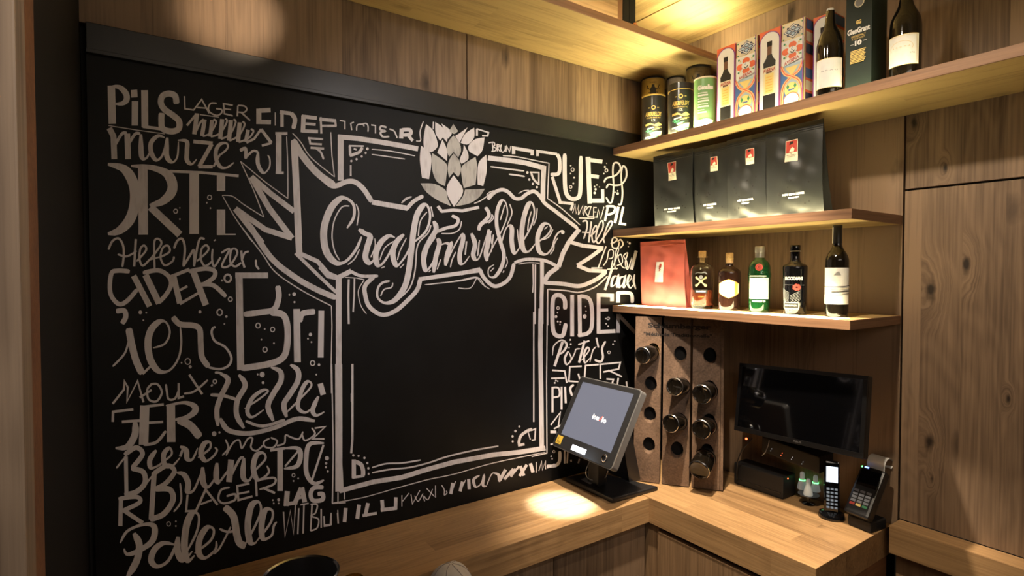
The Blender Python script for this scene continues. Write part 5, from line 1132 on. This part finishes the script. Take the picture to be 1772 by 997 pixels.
# ================================================================== MONITOR
mc = Vector((-.165, -.7165, 1.277))
v = dict(yaw=-1.665, tilt=.176, roll=.051)
mr = Vector((math.cos(v['yaw']), math.sin(v['yaw']), 0)); mn = Vector((mr.y, -mr.x, 0)); mu = Vector((0, 0, 1))*math.cos(v['tilt'])-mn*math.sin(v['tilt'])
r2 = mr*math.cos(v['roll'])+mu*math.sin(v['roll']); u2 = mu*math.cos(v['roll'])-mr*math.sin(v['roll']); n2 = r2.cross(u2)
k = .48/.5; c5 = Vector((-.084, -.673, 1.257)); mc = CAM+(c5-CAM)*k
mon = thing('monitor', 'flat black computer monitor, switched off, hanging on the wall beside the rack', 'monitor', tuple(mc))
mon.matrix_world = Matrix(((r2.x, u2.x, n2.x, mc.x), (r2.y, u2.y, n2.y, mc.y), (r2.z, u2.z, n2.z, mc.z), (0, 0, 0, 1)))
MW, MH = .24, .271*k/2
box('housing', (-MW, MW), (-MH, MH), (-.028, -.002), 'black_plastic', mon, bevel=.004)
mb = MB(); bz = .013
for xr, yr in (((-MW, MW), (MH-bz, MH)), ((-MW, MW), (-MH, -MH+bz+.004)), ((-MW, -MW+bz), (-MH+bz+.004, MH-bz)), ((MW-bz, MW), (-MH+bz+.004, MH-bz))): mb.box(xr, yr, (-.002, .003), 'black_plastic')
mb.build('bezel', mon, bevel=.0008)
box('screen_panel', (-MW+bz, MW-bz), (-MH+bz+.004, MH-bz), (-.0019, .0004), 'black_gloss', mon)
D = Decal(lambda u, v_, l: (u, v_, .0033+l)); D.put(text2d('ASUS', .030, .006, bold=.02, cy=-MH+.009, cx=.02), 'grey_print'); D.build('bezel_lettering', mon)
box('wall_bracket', (-.05, .05), (-.05, .05), (-.075, -.029), 'black_matt', mon)

# ================================================================== CLUTTER UNDER THE MONITOR
def onc(px, py, z_=CT): return hit(px, py, 2, z_)
t = thing('network_box', 'black cable and network box under the left half of the monitor', 'network box', (-.085, -.56, CT+.0018))
box('case', (-.020, .065), (-.085, .12), (0, .085), 'black_matt', t, bevel=.006)
for k in range(5): box('vent_rib', (-.0225, -.020), (-.075+.04*k, -.05+.04*k), (.02, .024), 'black_plastic', t)
for (px, py, m, r_) in ((1291.5, 759.5, 'led_red', .0042), (1363.5, 828.5, 'led_red', .0022)):
    q = hit(px, py, 0, -.112); MB().lathe([(0, -r_), (r_*.7, -r_*.7), (r_, 0), (r_*.7, r_*.7), (0, r_)], m, 12, c=(q.x+.085, q.y+.56, q.z-CT-.0018)).build('red_lamp', t, smooth=True)
t = thing('power_strip', 'black power strip with a row of tiny lamps fixed below the monitor', 'power strip', (-.10, -.66, 1.06))
pa, pb = hit(1318, 768, 0, -.10), hit(1418, 806, 0, -.10)
oo = Vector((-.10, -.66, 1.06))
mb = MB(); d_ = (pb-pa); 
A0, B0 = pa-oo, pb-oo
mb.add([(x_, p.y, p.z+dz) for x_ in (0, .098) for p in (A0, B0) for dz in (-.03, .03)], [(0, 1, 3, 2), (4, 6, 7, 5), (0, 2, 6, 4), (1, 5, 7, 3), (0, 4, 5, 1), (2, 3, 7, 6)], 'black_matt').build('case', t, bevel=.004)
for k, (px, py) in enumerate(((1334.5, 778.5), (1352.5, 786), (1370.5, 793), (1388.5, 801))):
    for dx, dy in ((1, -1.5), (-1, 2)):
        q = hit(px+dx, py+dy, 0, -.1015)-oo; MB().lathe([(0, -.0012), (.0012, 0), (0, .0012)], 'led_white' if k != 1 else 'led_red', 8, c=tuple(q)).build('lamp', t)
t = thing('charging_cable', 'thin grey cable curling down from under the monitor', 'cable', tuple(hit(1331, 765, 0, -.128)))
oo = Vector(t.location); MB().tube([Vector(p)-oo for p in catmull([tuple(hit(px, py, 0, X)) for px, py, X in ((1331, 762, -.125), (1329, 772, -.13), (1324, 783, -.135), (1319, 788, -.135))], 5)], .0015, 'silver_plastic', 8).build('cable', t, smooth=True)
t = thing('power_cable', 'dark cable looping on the wall left below the monitor', 'cable', tuple(hit(1296, 765, 0, -.14)))
oo = Vector(t.location); MB().tube([Vector(p)-oo for p in catmull([tuple(hit(px, py, 0, X)) for px, py, X in ((1302, 758, -.13), (1294, 768, -.14), (1284, 780, -.14), (1276, 800, -.13), (1275, 830, -.125))], 5)], .0022, 'black_plastic', 8).build('cable', t, smooth=True)
# pawn lights on a stand
q = onc(1399, 873); sx_, sy_ = q.x, q.y
st = thing('lamp_stand', 'small black round stand carrying three frosted table lights', 'stand', (sx_, sy_, CT+.0018))
zs = ztop(sx_, sy_, 855)-CT-.0018
MB().lathe([(0, 0), (.022, 0), (.022, .003), (.006, .006), (.005, zs-.006), (.036, zs-.003), (.036, zs), (0, zs)], 'black_gloss', 32).build('pedestal', st, smooth=True)
for px, py, yt_, lab, led in ((1388, 846, 817, 'frosted pawn shaped table light, left of the three, glowing green', True), (1411, 850, 823, 'frosted pawn shaped table light, right of the three, green spot on its side', True), (1398.5, 857, 829, 'frosted pawn shaped table light, front one of the three, unlit white', False)):
    q = hit(px, py, 2, CT+.0018+zs); t = thing('table_light', lab, 'lamp', (q.x, q.y, CT+.0022+zs), group='frosted table lights on the small stand')
    h = ztop(q.x, q.y, yt_)-CT-zs; R = rad(17, q.x, q.y, 1)
    MB().lathe([(0, 0), (R, 0), (R*1.02, .004), (R*.86, h*.30), (R*.62, h*.52), (R*.50, h*.60), (R*.50, h*.86), (R*.36, h*.96), (0, h)], 'frosted', 28).build('shade', t, smooth=True)
    if led: MB().lathe([(R*.665, h*.50), (R*.69, h*.50), (R*.665, h*.54)], 'led_green', 20).build('glow_ring', t)
# cordless phone
q = onc(1439, 896); t = thing('cordless_phone', 'cordless telephone upright in its cradle, small screen glowing white', 'phone', (q.x, q.y, CT+.0018))
fc = face_to_cam(q.x, q.y)+.1; M = Matrix.Rotation(fc, 4, 'Z')
R = rad(48, q.x, q.y, 1)
MB().lathe([(0, 0), (R, 0), (R*1.02, .006), (R*.92, .016), (R*.6, .022), (0, .022)], 'black_gloss', 36).build('cradle', t, smooth=True)
hs = ztop(q.x, q.y, 801)-CT
hb = box('handset', (-.012, .010), (-.0235, .0235), (.014, hs), 'black_gloss', t, bevel=.006); hb.location = (0, 0, 0); hb.matrix_local = M @ Matrix.Rotation(-.10, 4, 'Y') @ Matrix.Translation((-.001, 0, (.014+hs)/2))
HZ = hs-.014
def hs_dec(name, fnput, lab=None):
    D = Decal(lambda u, v, l: (.0113+l, u, v)); fnput(D); o = D.build(name, hb, label=lab); return o
hs_dec('screen', lambda D: D.put(rect(-.0175, .0175, HZ*.10, HZ*.40), 'phone_screen'), 'glowing white screen')
def keys(D):
    for j in range(6):
        for i in range(3): D.put(rect(-.0165+i*.012, -.0075+i*.012, -HZ*.40+j*.0125, -HZ*.40+.007+j*.0125), 'key_blue')
hs_dec('keypad', keys)
# card terminal
q = onc(1497, 905); t = thing('card_terminal', 'black card payment terminal in its dock with a curl of receipt paper', 'card terminal', (-.088, -.921, CT+.0018))
M = Matrix.Rotation(math.radians(172), 4, 'Z')
def tb(name, x_, y_, z_, mat, rot=0, piv=(0, 0, 0), bev=.002, parent=None):
    o = box(name, x_, y_, z_, mat, parent or t, bevel=bev); c_ = Vector(o.location)
    o.matrix_local = M @ Matrix.Translation(piv) @ Matrix.Rotation(rot, 4, 'Y') @ Matrix.Translation(c_); return o
tb('dock', (-.045, .040), (-.038, .038), (0, .035), 'black_matt', bev=.005)
body = tb('terminal_body', (-.018, .018), (-.040, .040), (-.085, .085), 'black_plastic', rot=-.60, piv=(.0, 0, .112), bev=.008)
def tdec(name, fn, lab=None):
    D = Decal(lambda u, v, l: (.0184+l, u, v)); fn(D); return D.build(name, body, label=lab)
tdec('screen', lambda D: D.put(rect(-.032, .032, .015, .072), 'black_gloss'))
def tk(D):
    for j in range(5):
        for i in range(3): D.put(rect(-.030+i*.0205, -.014+i*.0205, -.055+j*.0115, -.047+j*.0115), 'key_grey' if j else ['red_print', 'yellow_print', 'green_print'][i])
tdec('keypad', tk)
tdec('status_lamp', lambda D: D.put(disc(-.034, .078, .003, n=8), 'led_green')); tdec('blue_lamp', lambda D: D.put(rect(-.026, -.012, .077, .082), 'led_blue'))
mb = MB(); n_ = 12; cur = [(-.004-.022*math.sin(a*.26)*0-.010*(1-math.cos(a*.26)), .085+.030*math.sin(a*.22)) for a in range(n_)]
cur = [(.000, .078), (.006, .092), (.014, .106), (.014, .122), (.002, .136), (-.016, .138), (-.028, .126), (-.026, .112)]; cur = catmull(cur, 4)
vs = [(a, s*.029, b) for a, b in cur for s in (-1, 1)]+[(a-.0006, s*.029, b-.0006) for a, b in cur for s in (-1, 1)]; m_ = len(cur)
mb.add(vs, [(2*i, 2*i+1, 2*i+3, 2*i+2) for i in range(m_-1)]+[(2*m_+2*i, 2*m_+2*i+1, 2*m_+2*i+3, 2*m_+2*i+2) for i in range(m_-1)], 'paper'); mb.build('receipt_roll', body, smooth=True, label='white curled receipt paper')
D = Decal(lambda u, v, l: (u, -.0404-l, v)); D.put(rect(-.008, .010, -.03, .03), 'paper'); D.build('side_sticker', body)
